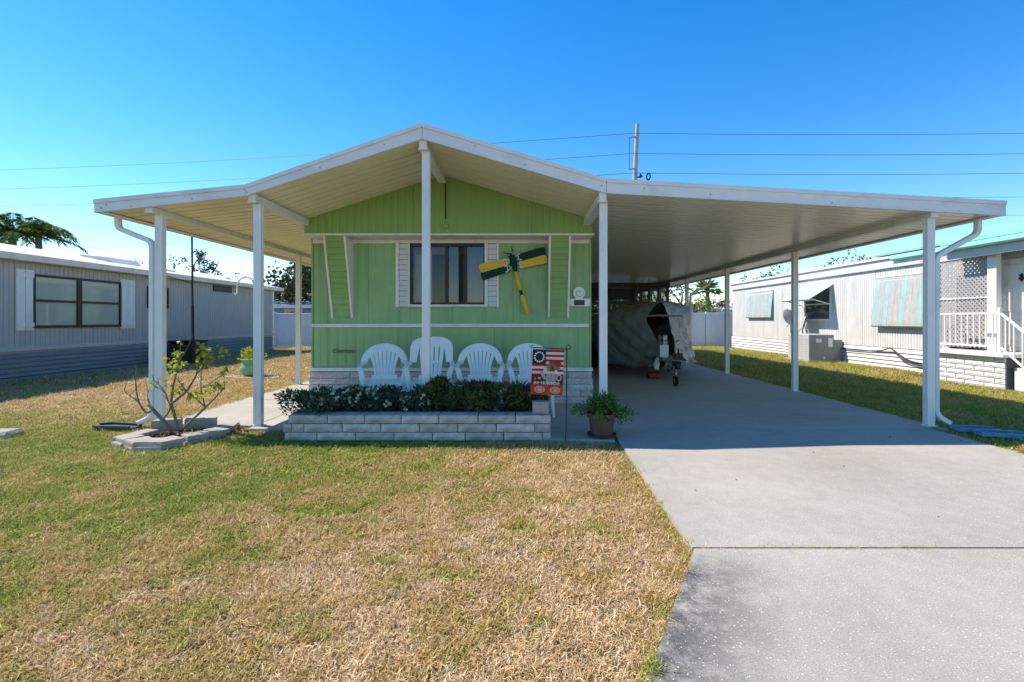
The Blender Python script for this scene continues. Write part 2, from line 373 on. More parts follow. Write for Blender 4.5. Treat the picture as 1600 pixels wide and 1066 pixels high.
# fascia boards with a drip-edge lip on top, one board per straight run
def run(a, b, z0, z1, ya, yb, skew=True):
    return MB().prism([(a[0],a[1]+z0[0]),(b[0],b[1]+z0[1]),(b[0],b[1]+z1[1]),(a[0],a[1]+z1[0])], 1, ya, yb)
H = {'LE':.147,'LB':.125,'PK':.175,'RB':.163,'RE':.165}
tops = {'LE':LE,'LB':LB,'PK':PK,'RB':RB,'RE':RE}
for a, b in (('LE','LB'),('LB','PK'),('PK','RB'),('RB','RE')):
    A, B = tops[a], tops[b]; g = .0025
    A2, B2 = (A[0]+g, A[1]), (B[0]-g, B[1])
    f = wpart('fascia_board', run(A2, B2, (0,0), (H[a]-.045, H[b]-.045), YF-.02, YF+.015), M['fascia'], roof)
    d = run(A2, B2, (H[a]-.045, H[b]-.045), (H[a], H[b]), YF-.034, YF+.03).build('drip_edge', M['fascia'], f)
    run(A2, B2, (.001,.001), (.016,.016), YF-.026, YF-.0205).build('lower_bead', M['fascia'], f)
# end caps of the wings and gutters along the two eaves
for (x, zb, sgn) in ((LE[0], LE[1], -1), (RE[0], RE[1], 1)):
    prof = [(x, zb+.004), (x-sgn*.11, zb-.002), (x-sgn*.125, zb+.012), (x-sgn*.012, zb+.016), (x-sgn*.004, zb+.12), (x+sgn*.018, zb+.13), (x+sgn*.012, zb+.03)]
    g = MB().prism(prof, 1, YF+.016, 20.0)
    wpart('gutter', g, M['white'], roof)
sm = MB().lathe([(0,-.006),(.007,-.004),(.009,0)], 8).mesh('screw', M['galv'])
for (px, py) in ((1498,331),(1300,317),(1110,304),(1007,294),(940,290),(820,257),(742,228),(600,226),(500,262),(386,300),(300,311),(205,323),(158,325),(166,320)):
    link('screw', sm, roof, Vector((UX(px,YF-.02), YF-.021, UZ(py,YF-.02)))-Vector(roof.location), (R(-90),0,0))
# beams
def beam(x0, x1, z0, z1, y0, y1, name='beam', m='white'):
    b = MB(); b.box(x0, x1, y0, y1, z0+.012, z1); b.box(x0-.012, x1+.012, y0, y1, z0, z0+.012); return wpart(name, b, M[m], roof)
beam(-1.142, -1.058, 3.10, 3.20, YF+.016, 6.76)
beam(-3.045, -2.965, 2.508, 2.60, YF+.016, 6.80)
beam(.865, .945, 2.515, 2.62, YF+.016, 6.80)
beam(-4.195, -4.115, 2.395, 2.46, YF+.016, 19.9)
beam(4.565, 4.645, 2.342, 2.41, YF+.016, 19.9)
# posts: fluted square tube, shared mesh
def post_mesh(h, w=.086, d=.068):
    pr = []
    a, b, c = w/2, d/2, .004
    ring = [(-a,-b),(-a*.42,-b),(-a*.36,-b+c),(a*.36,-b+c),(a*.42,-b),(a,-b),(a,-b*.42),(a-c,-b*.36),(a-c,b*.36),(a,b*.42),(a,b),(-a,b),(-a,b*.42),(-a+c,b*.36),(-a+c,-b*.36),(-a,-b*.42)]
    p = MB().prism(ring, 2, 0, h)
    return p.mesh('post', M['white'])
def post(x, y, z0, z1, name='post'):
    o = link('post', post_mesh(z1-z0), roof, Vector((x, y, z0)) - Vector(roof.location))
    br = MB().box(-.06, .06, -.052, .052, 0, .012).build('base_plate', M['white'], o)
    for sx in (-1, 1): MB().lathe([(0,.02),(.008,.02),(.008,.012)], 6, (sx*.052, -.045, 0)).build('bolt', M['galv'], o)
    return o
post(-4.12, YP+.03, 0, 2.395); post(-2.985, YP, 0, 2.508); post(-1.082, YP, .0, 3.10); post(.925, YP, 0, 2.515)
for y in (5.50, 8.20, 10.9, 13.55, 16.2, 18.8): post(4.605, y, 0, 2.342)
for y in (9.05, 12.6, 16.2): post(-4.15, y, 0, 2.395)
# downspouts
def downspout(pts, name='downspout'):
    return wpart(name, MB().sweep(pts, .052, .07, (0, 1, 0)), M['white'], roof, True)
def bend(pts, k=5):
    """round the corners of a polyline"""
    P_ = [Vector(p) for p in pts]; out = [P_[0]]
    for i in range(1, len(P_)-1):
        a, b, c = P_[i-1], P_[i], P_[i+1]; d = min(.075, (b-a).length*.45, (c-b).length*.45)
        p0 = b + (a-b).normalized()*d; p1 = b + (c-b).normalized()*d
        for j in range(k+1):
            t = j/k; out.append(p0.lerp(b, t).lerp(b.lerp(p1, t), t))
    out.append(P_[-1]); return out
downspout(bend([(-4.66,5.62,2.39),(-4.66,5.62,2.26),(-4.215,5.56,2.09),(-4.215,5.56,.09),(-4.34,5.5,.03)]))
downspout(bend([(5.27,5.62,2.36),(5.27,5.62,2.20),(4.705,5.53,1.92),(4.705,5.53,.12),(4.83,5.49,.03)]))
downspout(bend([(5.27,13.62,2.36),(5.27,13.62,2.20),(4.705,13.55,1.92),(4.705,13.55,.12),(4.84,13.5,.03)]))

# ------------------------------------------------------------------ the green mobile home
YH, YG = 7.10, 6.77
XL, XR = -3.055, 1.005
home = wthing('green_mobile_home', 'lime green mobile home with white trim and block skirt under the awning roof', 'mobile home', (-1.03, YH, 0))
def ribbed(xa, xb, y, zlo, zhi, pitch=.127, depth=.012, kind='soft', thick=.03):
    """vertical-ribbed sheet facing -y; zlo, zhi may be functions of x"""
    n = max(2, int(round((xb-xa)/pitch*8))); xs = np.linspace(xa, xb, n+1); fr = []; bk = []; fz = lambda f, x: f(x) if callable(f) else f
    v = []; 
    for x in xs:
        ph = ((x/pitch) % 1.0)
        d = depth*(.5-.5*math.cos(2*math.pi*ph)) if kind == 'soft' else (depth if ph < .12 else 0)
        if kind == 'soft': d = depth*(max(0, math.cos(2*math.pi*ph))**1.5)
        z0, z1 = fz(zlo, x), fz(zhi, x); v += [(x, y+d, z0), (x, y+d, z1)]
    f = [(2*i, 2*i+2, 2*i+3, 2*i+1) for i in range(n)]
    return MB().add(v, f)
def panels(xa, xb, y, zlo, zhi, m, widths, root, **kw):
    x = xa
    for w in widths:
        e = min(xb, x+w)
        wpart('siding_panel', ribbed(x+.0015, e-.0015, y + random.uniform(-.0015,.0015), zlo, zhi, **kw), M[m], root, True); x = e
        if x >= xb-.001: break
BEAD = 1.115
ZS = .505   # top of the block skirt flashing
wa, wb_ = UX(641,YH), UX(759,YH)
panels(XL, wa, YH, BEAD, 2.42, 'green', [.22,.60,1.22], home)
panels(wa, wb_, YH, BEAD, 1.40, 'green', [.61,1.22], home)
panels(wb_, XR, YH, BEAD, 2.42, 'green', [.40,1.22,1.22], home)
panels(XL, XR, YH, ZS, BEAD, 'green', [.22,1.22,1.22,1.22,1.22], home)
wpart('wall_backing', MB().box(XL+.005, UX(641,YH)-.02, YH+.02, YH+.05, .05, 2.42).box(UX(759,YH)+.02, XR-.005, YH+.02, YH+.05, .05, 2.42)
      .box(UX(641,YH)-.02, UX(759,YH)+.02, YH+.02, YH+.05, .05, 1.40), M['room'], home)
wpart('belt_trim', MB().bbox(XL-.004, XR-.02, YH-.022, YH+.01, BEAD-.022, BEAD+.028), M['white'], home)
# corner trim, side walls, roof deck
for x in (XL, XR): wpart('corner_trim', MB().bbox(x-.012, x+.012, YH-.012, YH+.03, ZS, 2.40), M['green'], home)
for x, s in ((XL, -1), (XR, 1)):
    o = ribbed(YH+.02, 19.5, 0, .12, 2.55); o.v = [(x - s*p[1], p[0], p[2]) for p in o.v]
    wpart('side_wall', o, M['green'], home, True)
wpart('back_wall', MB().box(XL+.02, XR-.02, 19.46, 19.5, .1, 2.6), M['green'], home)
# projecting upper gable
gp = [(-3.02,2.393),(.985,2.393)]
def ztop(x): return (3.20 + (x+1.10)*.318 if x < -1.10 else 3.20 - (x+1.10)*.291) + .004
panels(-3.02, .985, YG, 2.40, ztop, 'green_gable', [.30,1.22,.40+.02,1.22,1.22], home, pitch=.102, depth=.008)
wpart('gable_side', MB().box(-3.025,-3.0,YG+.003,YH+.4,2.40,2.56), M['green_gable'], home)
wpart('gable_side', MB().box(.965,.99,YG+.003,YH+.4,2.40,2.60), M['green_gable'], home)
wpart('gable_edge_trim', MB().bbox(-3.05, 1.012, YG-.025, YG+.01, 2.372, 2.402, .004), M['white'], home)
wpart('gable_soffit', MB().box(-3.04, 1.0, YG+.011, YH+.02, 2.376, 2.396), M['white'], home)
wpart('head_trim', MB().bbox(XL+.01, XR-.015, YH-.02, YH+.008, 2.315, 2.375, .004), M['white'], home)
wpart('conduit', MB().tube([(-1.055,YG-.012,3.10),(-1.055,YG-.012,2.60)], .009, 6), M['black'], home)
wpart('junction_box', MB().bbox(-1.10,-1.02,YG-.03,YG+.01,2.475,2.545), M['green_gable'], home)
# window
WX0, WX1, WZ0, WZ1 = UX(641,YH), UX(759,YH), 1.425, 2.315
win = wpart('window', MB().box(WX0,WX0+.03,YH-.03,YH+.05,WZ0,WZ1).box(WX1-.03,WX1,YH-.03,YH+.05,WZ0,WZ1)
   .box(WX0+.03,WX1-.03,YH-.03,YH+.05,WZ1-.04,WZ1).box(WX0+.03,WX1-.03,YH-.03,YH+.05,WZ0,WZ0+.03), M['bronze'], home)
xm0, xm1 = UX(698,YH), UX(727,YH)
MB().bbox(xm0-.02,xm0+.025,YH-.022,YH+.03,WZ0+.03,WZ1-.04,.003).build('meeting_stile', M['bronze'], win)
MB().bbox(xm1-.02,xm1+.025,YH-.01,YH+.035,WZ0+.03,WZ1-.04,.003).build('sliding_stile', M['bronze'], win)
MB().box(WX0+.03,xm0-.02,YH+.005,YH+.009,WZ0+.03,WZ1-.04).build('pane', M['glass_light'], win)
MB().box(xm0+.025,xm1-.02,YH+.012,YH+.016,WZ0+.03,WZ1-.04).build('pane', M['glass'], win)
MB().box(xm1+.025,WX1-.03,YH+.012,YH+.016,WZ0+.03,WZ1-.04).build('pane', M['glass'], win)
MB().bbox(WX0-.01,WX1+.01,YH-.04,YH+.0,WZ0-.035,WZ0-.001,.004).build('window_sill', M['white'], win)
def curtain(xa, xb, y):
    return MB().grid(lambda u, v: (xa+(xb-xa)*u, y+.018*math.sin(u*44)+.01*math.sin(u*17+v*2), WZ0+.02+(2.20-WZ0)*v), np.linspace(0,1,60), np.linspace(0,1,8))
curtain(WX0+.03, WX0+.30, YH+.11).build('curtain', M['curtain'], win, True)
curtain(WX1-.27, WX1-.05, YH+.13).build('curtain', M['curtain'], win, True)
MB().box(WX0+.02,WX1-.02,YH+.09,YH+.10,2.17,2.29).build('valance', mat('grey_rose_valance', (.28,.2,.19), .9, .2, 12), win)
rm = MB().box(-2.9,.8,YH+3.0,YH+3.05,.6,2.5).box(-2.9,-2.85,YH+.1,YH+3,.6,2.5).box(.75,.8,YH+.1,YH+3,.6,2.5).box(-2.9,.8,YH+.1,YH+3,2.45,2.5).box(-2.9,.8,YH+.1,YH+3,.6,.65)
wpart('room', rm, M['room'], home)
# white brick pilasters beside the window
bk = MB().bbox(-.052,.052,-.012,.012,-.036,.036,.006).mesh('brick', mat('white_brick', (.68,.68,.68), .8, .12, 25, bump=.5, bscale=90, dirt=((.4,.37,.35), .5, 14, (1,1,1))))
for (xa, xb) in ((UX(621,YH), WX0-.005), (WX1+.005, UX(779,YH))):
    s = wpart('pilaster', MB().box(xa,xb,YH-.012,YH+.01,1.39,2.314), M['mortar'], home)
    MB().bbox(xa-.02,xa+.028,YH-.036,YH+.005,1.385,2.314,.004).build('edge_board', M['white'], s)
    MB().bbox(xb-.028,xb+.004,YH-.036,YH+.005,1.385,2.314,.004).build('edge_board', M['white'], s)
    for k in range(12):
        o = link('brick', bk, s, ((xa+xb)/2, YH-.014+random.uniform(-.002,.002), 1.428+k*.0765)); o.scale.x = (xb-xa-.06)/.104
# the two wedge-shaped lapped fins
def wedge(x0, x1, d):
    zt, zb = 2.372, 1.24
    y_at = lambda z: YH - .012 - d*(z-zb)/(zt-zb)
    fr = wpart('wing_panel', MB().prism([(YH, zb),(y_at(zb)-.0, zb),(y_at(zt)+.03, zt),(YH, zt)], 0, x0+.012, x1-.012), M['green'], home)
    for x in (x0, x1):
        MB().prism([(YH, zb-.01),(y_at(zb)-.02, zb-.01),(y_at(zt)-.005, zt),(YH, zt)], 0, x-.014, x+.014).build('white_fin', M['white'], fr)
    n = 14
    for k in range(n):
        za = zb + (zt-zb)*k/n; zc = zb + (zt-zb)*(k+1)/n
        MB().add([(x0+.015,y_at(za)-.002,za+.002),(x1-.015,y_at(za)-.002,za+.002),(x1-.015,y_at(zc)+.012,zc),(x0+.015,y_at(zc)+.012,zc),
                  (x0+.015,y_at(za)+.03,za+.002),(x1-.015,y_at(za)+.03,za+.002),(x1-.015,y_at(zc)+.03,zc),(x0+.015,y_at(zc)+.03,zc)],
                 [(0,1,2,3),(4,7,6,5),(0,4,5,1),(2,6,7,3),(0,3,7,4),(1,5,6,2)]).build('lap_board', M['green_gable'], fr)
wedge(-2.753, -2.467, .315); wedge(.396, .676, .315)
# flashing and split-face block skirt
wpart('flashing', MB().bbox(XL-.02, XR+.03, YH-.03, YH+.02, ZS-.055, ZS-.002, .004), M['white'], home)
def block_mesh(name, L_, h, d, m, seed, amp=.006):
    """rough split-face block, front face towards -y, centred on x, base at z=0"""
    r = random.Random(seed); nx = max(2, int(L_/.06)); nz = 2; b = MB(); v = []; c = .006
    for j in range(nz+1):
        for i in range(nx+1):
            edge = i in (0, nx) or j in (0, nz)
            v.append((-L_/2 + L_*i/nx, (0 if edge else -.009 - r.random()*amp), h*j/nz))
    q = [(j*(nx+1)+i, j*(nx+1)+i+1, (j+1)*(nx+1)+i+1, (j+1)*(nx+1)+i) for j in range(nz) for i in range(nx)]
    b.add(v, q); b.add([(-L_/2,0,0),(L_/2,0,0),(L_/2,0,h),(-L_/2,0,h),(-L_/2,d,0),(L_/2,d,0),(L_/2,d,h),(-L_/2,d,h)],
        [(0,4,5,1),(1,5,6,2),(2,6,7,3),(3,7,4,0),(4,7,6,5)])
    return b.mesh(name, M[m])
BL = {}
def block(L_, h, d, m, parent, loc, rot=0, name='block'):
    k = (round(L_,2), h, d, m, random.randrange(3))
    if k not in BL: BL[k] = block_mesh('block', k[0], h, d, m, hash(k) % 999)
    return link(name, BL[k], parent, loc, (0, random.uniform(-.004,.004), rot + random.uniform(-.006,.006)))
def courses(x0, x1, y, zs, h, L_, parent, off, m, d=.09, batter=0, yrot=0):
    for c, z in enumerate(zs):
        e = batter*(len(zs)-1-c)
        a0, a1 = x0-e, x1+e; x = a0 - (0 if c % 2 else L_/2); j = .007
        while x < a1 - .03:
            xa, xb = max(a0, x), min(a1, x+L_)
            if xb-xa > .05: block(xb-xa-j, h-j, d, m, parent, Vector(((xa+xb)/2, y-e*.5+random.uniform(-.003,.003), z))-off)
            x += L_
hb = .0895
courses(XL-.02, XR+.02, YH-.045, [i*hb for i in range(5)], hb, .395, home, Vector(home.location), 'block_light', batter=.007)
wpart('skirt_backing', MB().box(XL, XR, YH-.03, YH+.02, 0, .449), M['mortar'], home)
# maker's script on the lower wall
def text_mesh(s, size, m, shear=0, ext=.003, name='lettering'):
    cu = bpy.data.curves.new('t', 'FONT'); cu.body = s; cu.size = size; cu.shear = shear; cu.extrude = ext; cu.align_x = 'CENTER'; cu.align_y = 'CENTER'
    o = bpy.data.objects.new('t', cu); COL.objects.link(o); bpy.context.view_layer.update()
    me = bpy.data.meshes.new_from_object(o.evaluated_get(bpy.context.evaluated_depsgraph_get())); bpy.data.objects.remove(o); bpy.data.curves.remove(cu)
    me.name = name; me.materials.clear(); me.materials.append(m); return me
hl = Vector(home.location)
em = link('emblem', text_mesh('Claymont', .085, M['emblem'], .35), home, Vector((UX(537,YH), YH-.008, UZ(548.5,YH)))-hl, (R(90),0,0))
o = MB().bbox(-.10,.13,-.047,-.036,-.002,.003,.001).build('underline', M['emblem_gold'], em)

# round plaque and number plate on the wall
pq = wthing('house_number_plaque', 'pale round plaque above a dark house number plate on the green wall', 'house sign', (UX(905,YH), YH, 0))
px0, pz0 = UX(904.5,YH), UZ(458,YH)
disc = [(px0+.088*math.cos(a), pz0+.088*math.sin(a)) for a in np.linspace(0, 2*math.pi, 28, endpoint=False)]
d = wpart('disc', MB().prism(disc, 1, YH-.03, YH-.005), M['chair'], pq)
for k in range(9):
    a = k*.7; rr = .02+.0055*k
    MB().tube([(px0+rr*math.cos(a+t)*1.0, YH-.033, pz0+rr*math.sin(a+t)) for t in np.linspace(0, 1.1, 6)], .005, 5).build('relief', M['grey_trim'], d)
wpart('neck', MB().bbox(px0-.06, px0+.06, YH-.028, YH-.004, pz0-.115, pz0-.07), M['chair'], pq)
pl = wpart('plate_board', MB().bbox(UX(889.5,YH), XR-.005, YH-.034, YH-.004, UZ(479,YH), UZ(467,YH)), M['chair'], pq)
pw = (UX(896.5,YH), UX(913,YH)); 
MB().box(pw[0],pw[1],YH-.037,YH-.0345,UZ(477.3,YH),UZ(469,YH)).build('number_panel', mat('number_panel_dark', (.03,.018,.018), .3, .1, 5), pl)
link('number', text_mesh('1700', .075, mat('dim_digits', (.085,.06,.06), .5, .1, 9), 0, .001), pl, ((pw[0]+pw[1])/2, YH-.0385, UZ(473.2,YH)), (R(90),0,0))

# ------------------------------------------------------------------ dragonfly made of fan blades
YD = YH-.05
df = wthing('dragonfly_ornament', 'dragonfly wall ornament of yellow and dark green fan blades beside the window', 'wall ornament', (UX(802,YD), YD, UZ(411,YD)))
def W2(px, py): return Vector((UX(px,YD), 0, UZ(py,YD)))
def blade(p, q, w0, w1, m, y):
    a, b = W2(*p), W2(*q); t = (b-a).normalized(); n = Vector((-t.z,0,t.x)); L_ = (b-a).length; pr = []
    for (s, k) in ((0,.55),(.012,.8),(.04,1)): pr.append((s,k*w0/2))
    r = w1*.28
    for an in np.linspace(math.pi/2, 0, 6): pr.append((L_-r+r*math.cos(an), w1/2-r+r*math.sin(an)))
    poly = [a+t*s+n*h for s, h in pr] + [a+t*s-n*h for s, h in reversed(pr)]
    return wpart('blade', MB().prism([(v.x, v.z) for v in poly], 1, y-.008, y), M[m], df)
def iron(p, q, bl):
    a, b = W2(*p), W2(*q); t = (b-a).normalized(); n = Vector((-t.z,0,t.x)); y = YD-.022; mb = MB()
    def S(*pts, w=.018): mb.sweep([Vector((v.x,y,v.z)) for v in pts], w, .012, (0,1,0))
    S(a, a+t*.06, w=.022)
    c = a+t*.075
    S(*[c+(t*math.cos(k)+n*math.sin(k))*.026 for k in np.linspace(0,2*math.pi,13)], w=.012)
    for s in (-1,1): S(c+n*s*.02+t*.005, c+n*s*.04+t*.03, c+n*s*.046+t*.062, w=.016)
    mb.build('blade_iron', M['iron_white'], bl)
for p, q, m, ip in (((795,408.5),(749.5,420.5),'yellow',(801.5,406)), ((796,419),(752,432.5),'dkgreen',(803,417)),
                    ((810,402.5),(852,392),'dkgreen',(800,405.5)), ((811.5,415),(854.5,404.5),'yellow',(802,417.5))):
    b = blade(p, q, .10, .125, m, YD-.004 - (.01 if m == 'yellow' else 0)); iron(ip, p, b)
body = [W2(*p) for p in ((799,398),(801,403),(802.5,411),(804.5,419),(806,425))]
wpart('body', MB().tube([(v.x, YD-.028, v.z) for v in body], [.03,.045,.055,.04,.022], 12), M['dkgreen'], df, True)
hd = wpart('head', MB().lathe([(0,-.035),(.025,-.025),(.036,0),(.025,.025),(0,.035)], 12, (UX(797.5,YD), YD-.03, UZ(399.5,YD))), M['dkgreen'], df, True)
for (x, y) in ((795.5,399.8),(801.2,398.6)):
    MB().lathe([(0,-.012),(.012,0),(0,.012)], 8, (UX(x,YD), YD-.066, UZ(y,YD))).build('eye', M['iron_white'], hd)
for pts in (((796,397),(790,396.3),(787,394.6)), ((800,395),(800.8,391),(799,387.5))):
    MB().tube([(UX(a,YD), YD-.03, UZ(b,YD)) for a, b in pts], .007, 6).build('antenna', M['black'], hd)
def tail(p, q, rad, m, name='tail_segment'):
    a, b = W2(*p), W2(*q); n = len(rad)
    wpart(name, MB().tube([(a.lerp(b, i/(n-1)).x, YD-.02, a.lerp(b, i/(n-1)).z) for i in range(n)], rad, 10), M[m], df, True)
tail((805.6,424.5),(813,454),[.018,.024,.017,.026,.033,.035,.033,.028,.02],'yellow')
tail((813,454),(815.3,461),[.02,.026,.016,.026,.02],'black','tail_joint')
tail((815.3,461),(824,489.5),[.022,.034,.034,.033,.033,.033,.03],'yellow')

# ------------------------------------------------------------------ patio chairs
def smooth_path(pts, n=24):
    pts = [Vector(p) for p in pts]; pts = [pts[0]*2-pts[1]] + pts + [pts[-1]*2-pts[-2]]; out = []
    seg = len(pts)-3
    for k in range(n+1):
        u = k/n*seg; i = min(int(u), seg-1); t = u-i; a, b, c, d = pts[i:i+4]
        out.append(.5*((2*b)+(c-a)*t+(2*a-5*b+4*c-d)*t*t+(3*b-a-3*c+d)*t**3))
    return out
def back_y(z, lean): return .17 + lean*(z-.43)
def chair(name, label, loc, rz, high=False, group='white resin chairs in front of the green wall'):
    t = thing(name, label, 'chair', loc, rz, group); m = M['chair']
    sh = .44; wf, wb = .235, .20; lean = .26; top = .945 if high else .875
    # seat: dished slab with rolled front
    def seat(u, v):
        y = -.24 + .42*v; w = wf + (wb-wf)*v; x = (u-.5)*2*w
        z = sh - .022*math.sin(math.pi*min(1,max(0,v)))*(1-(2*u-1)**4) - (.035*(1-v/.12)**2 if v < .12 else 0)
        return (x, y, z)
    us, vs2 = np.linspace(0,1,13), np.linspace(0,1,13)
    s = MB().grid(seat, us, vs2); s.grid(lambda u, v: (lambda p: (p[0], p[1], p[2]-.016))(seat(u, v)), us, vs2)
    for u in (0, 1): s.grid(lambda a, v: (lambda p: (p[0], p[1], p[2]-a))(seat(u, v)), [0,.045], vs2)
    for v in (0, 1): s.grid(lambda u, a: (lambda p: (p[0], p[1], p[2]-a))(seat(u, v)), us, [0,.05])
    s.build('seat', m, t, True)
    # backrest: arched top band + fan of slats
    b = MB(); n_b = (0,-1,lean)
    if high:
        arch = [(-.235,.0,.675),(-.225,.10,.80),(-.205,.0,.90),(-.12,0,.935),(0,0,.94),(.12,0,.935),(.205,0,.90),(.225,.1,.80),(.235,0,.675)]
    else:
        arch = [(-.262,0,.66),(-.235,0,.745),(-.175,0,.815),(-.09,0,.855),(0,0,.868),(.09,0,.855),(.175,0,.815),(.235,0,.745),(.262,0,.66)]
    ap = smooth_path([(x, back_y(z, lean)-.30*(x*x)*(1.2 if not high else .8), z-.03) for x, _, z in arch], 32)
    b.sweep(ap, [.075+.03*math.sin(math.pi*i/32) for i in range(33)] if not high else [.085+.05*math.sin(math.pi*i/32) for i in range(33)], .02, n_b)
    ns = 5 if high else 7
    for i in range(ns):
        u = (i-(ns-1)/2)/((ns-1)/2)
        xt, xb = (.135*u, .105*u) if high else (.17*u, .115*u)
        zt = (top-.07) if high else (.815 - .075*u*u)
        wt = (.050 if high else .047); wb2 = (.047 if high else .030)
        pts = smooth_path([(xb, back_y(.43,lean)-.01, .43), (xb*1.02, back_y(.55,lean)-.3*xb*xb, .55), ((xt*.62+xb*.38), back_y(.7,lean)-.3*xt*xt, .69), (xt, back_y(zt,lean)-.3*xt*xt, zt)], 10)
        b.sweep(pts, [wb2+(wt-wb2)*k/10 for k in range(11)], .013, n_b)
    if high: b.sweep([(x, back_y(.645,lean)-.004, .645) for x in np.linspace(-.14,.14,5)], .035, .014, n_b)
    b.sweep([(x, back_y(.455,lean)-.012, .455) for x in np.linspace(-.16,.16,7)], .06, .02, n_b)
    b.build('backrest', m, t, True)
    for sx in (-1, 1):
        az = .625
        pa = smooth_path([(sx*.258, back_y(.68,lean)-.035, .655),(sx*.275,.10,.635),(sx*.285,-.05,az),(sx*.28,-.17,az-.012),(sx*.262,-.225,az-.05)], 14)
        MB().sweep(pa, .058, .02, [(0,0,1)]*11+[(0,-.5,.8)]*2+[(0,-1,.3)]*2).build('armrest', m, t, True)
        pf = smooth_path([(sx*.262,-.222,az-.045),(sx*.245,-.235,.50),(sx*.238,-.24,.40),(sx*.25,-.262,.2),(sx*.262,-.28,0)], 12)
        MB().sweep(pf, [.062-.028*max(0,k-4)/8 for k in range(13)], .034, (sx*.35,-1,0)).build('leg', m, t, True)
        pr = smooth_path([(sx*.20,.18,.45),(sx*.212,.22,.3),(sx*.232,.30,0)], 8)
        MB().sweep(pr, [.07-.035*k/8 for k in range(9)], .034, (sx*.35,1,0)).build('leg', m, t, True)
    return t
def place(px, Y): return (UX(px, Y), Y, 0)
chair('patio_chair', 'round-backed white resin chair nearest the left corner of the house', place(600,6.15), R(14))
chair('patio_chair', 'tall straight-backed white resin chair behind the centre post', place(672,6.15), R(6), True)
chair('patio_chair', 'round-backed white resin chair between the centre post and the flag', place(750,6.2), R(4))
chair('patio_chair', 'round-backed white resin chair half hidden by the garden flag', place(829,6.25), R(3))

# ------------------------------------------------------------------ block planter with shrubs
YQ = 4.92; QX0, QX1 = UX(441,YQ), UX(861,YQ)
pln = thing('block_planter', 'low grey split-face block planter in front of the chairs', 'planter', ((QX0+QX1)/2, YQ, 0))
off = Vector(pln.location); hq = .086
def row(x0, x1, y, z, lens, rot=0, m='block', d=.13, name='block'):
    x = x0; i = 0
    while x < x1-.02:
        L_ = min(lens[i % len(lens)], x1-x)
        if x1-x-L_ < .06: L_ = x1-x
        if rot == 0: block(L_-.007, hq-.007, d, m, pln, Vector((x+L_/2, y+random.uniform(-.004,.004), z))-off, 0, name)
        else: block(L_-.007, hq-.007, d, m, pln, Vector((y, x+L_/2, z))-off, rot, name)
        x += L_; i += 1
row(QX0+.02, QX1, YQ, -.02, [.33,.39,.39,.39])
row(QX0, QX1-.01, YQ+.004, -.02+hq, [.09,.125,.39,.39,.39,.39,.39,.39,.13])
row(QX0+.05, QX1, YQ+.012, -.02+2*hq, [.40,.38,.37,.38,.40,.38], name='cap_block', d=.2)
for z in range(3):
    row(YQ+.14, 5.85, QX1, -.02+z*hq, [.3,.39], R(90)); row(YQ+.14, 5.85, QX0+.03, -.02+z*hq, [.39,.3], R(-90))
    row(QX0+.05, QX1-.02, 5.80, -.02+z*hq, [.39])
block(.16, .12, .12, 'paver', pln, Vector((QX1-.10, YQ+.06, -.02+3*hq))-off, R(3), 'end_block')
MB().box(QX0+.13, QX1-.12, YQ+.11, 5.80, 0, .19).build('mortar_core', M['mortar'], pln).location = -off
def soil(u, v): return (QX0+.1+(QX1-QX0-.2)*u, YQ+.13+.68*v, .205+.02*math.sin(u*23)*math.cos(v*11)+.012*math.sin(u*61+v*9))
o = MB().grid(soil, np.linspace(0,1,40), np.linspace(0,1,10)).build('soil', M['soil'], pln, True); o.location = -off

def leaf_quads(pts, dirs, size, wid, fold=.25, jit=.3):
    """one small folded leaf (4 verts x2 quads) for every point; numpy"""
    n = len(pts); d = dirs/np.linalg.norm(dirs, axis=1, keepdims=True)
    a = rng.normal(size=(n,3)); s = np.cross(d, a); s /= np.linalg.norm(s, axis=1, keepdims=True); u = np.cross(s, d)
    L_ = (size*(1+jit*rng.uniform(-1,1,n)))[:,None]; w = L_*wid
    base = pts; mid = pts + d*L_*.5; tip = pts + d*L_ - u*L_*.12
    l = mid + s*w + u*L_*fold*.4; r = mid - s*w + u*L_*fold*.4; k = mid - u*L_*.02
    V = np.stack([base, l, tip, k, r], 1).reshape(-1,3)
    i = np.arange(n)*5; Fq = np.concatenate([np.stack([i,i+1,i+2,i+3],1), np.stack([i,i+3,i+2,i+4],1)])
    return V, Fq
def np_obj(name, V, Fq, m, parent=None):
    me = bpy.data.meshes.new(name); me.from_pydata(V.tolist(), [], Fq.tolist()); me.materials.append(m)
    return link(name, me, parent)
M['stem'] = mat('dark_shrub_stem', (.05,.04,.03), .9, .3, 20)
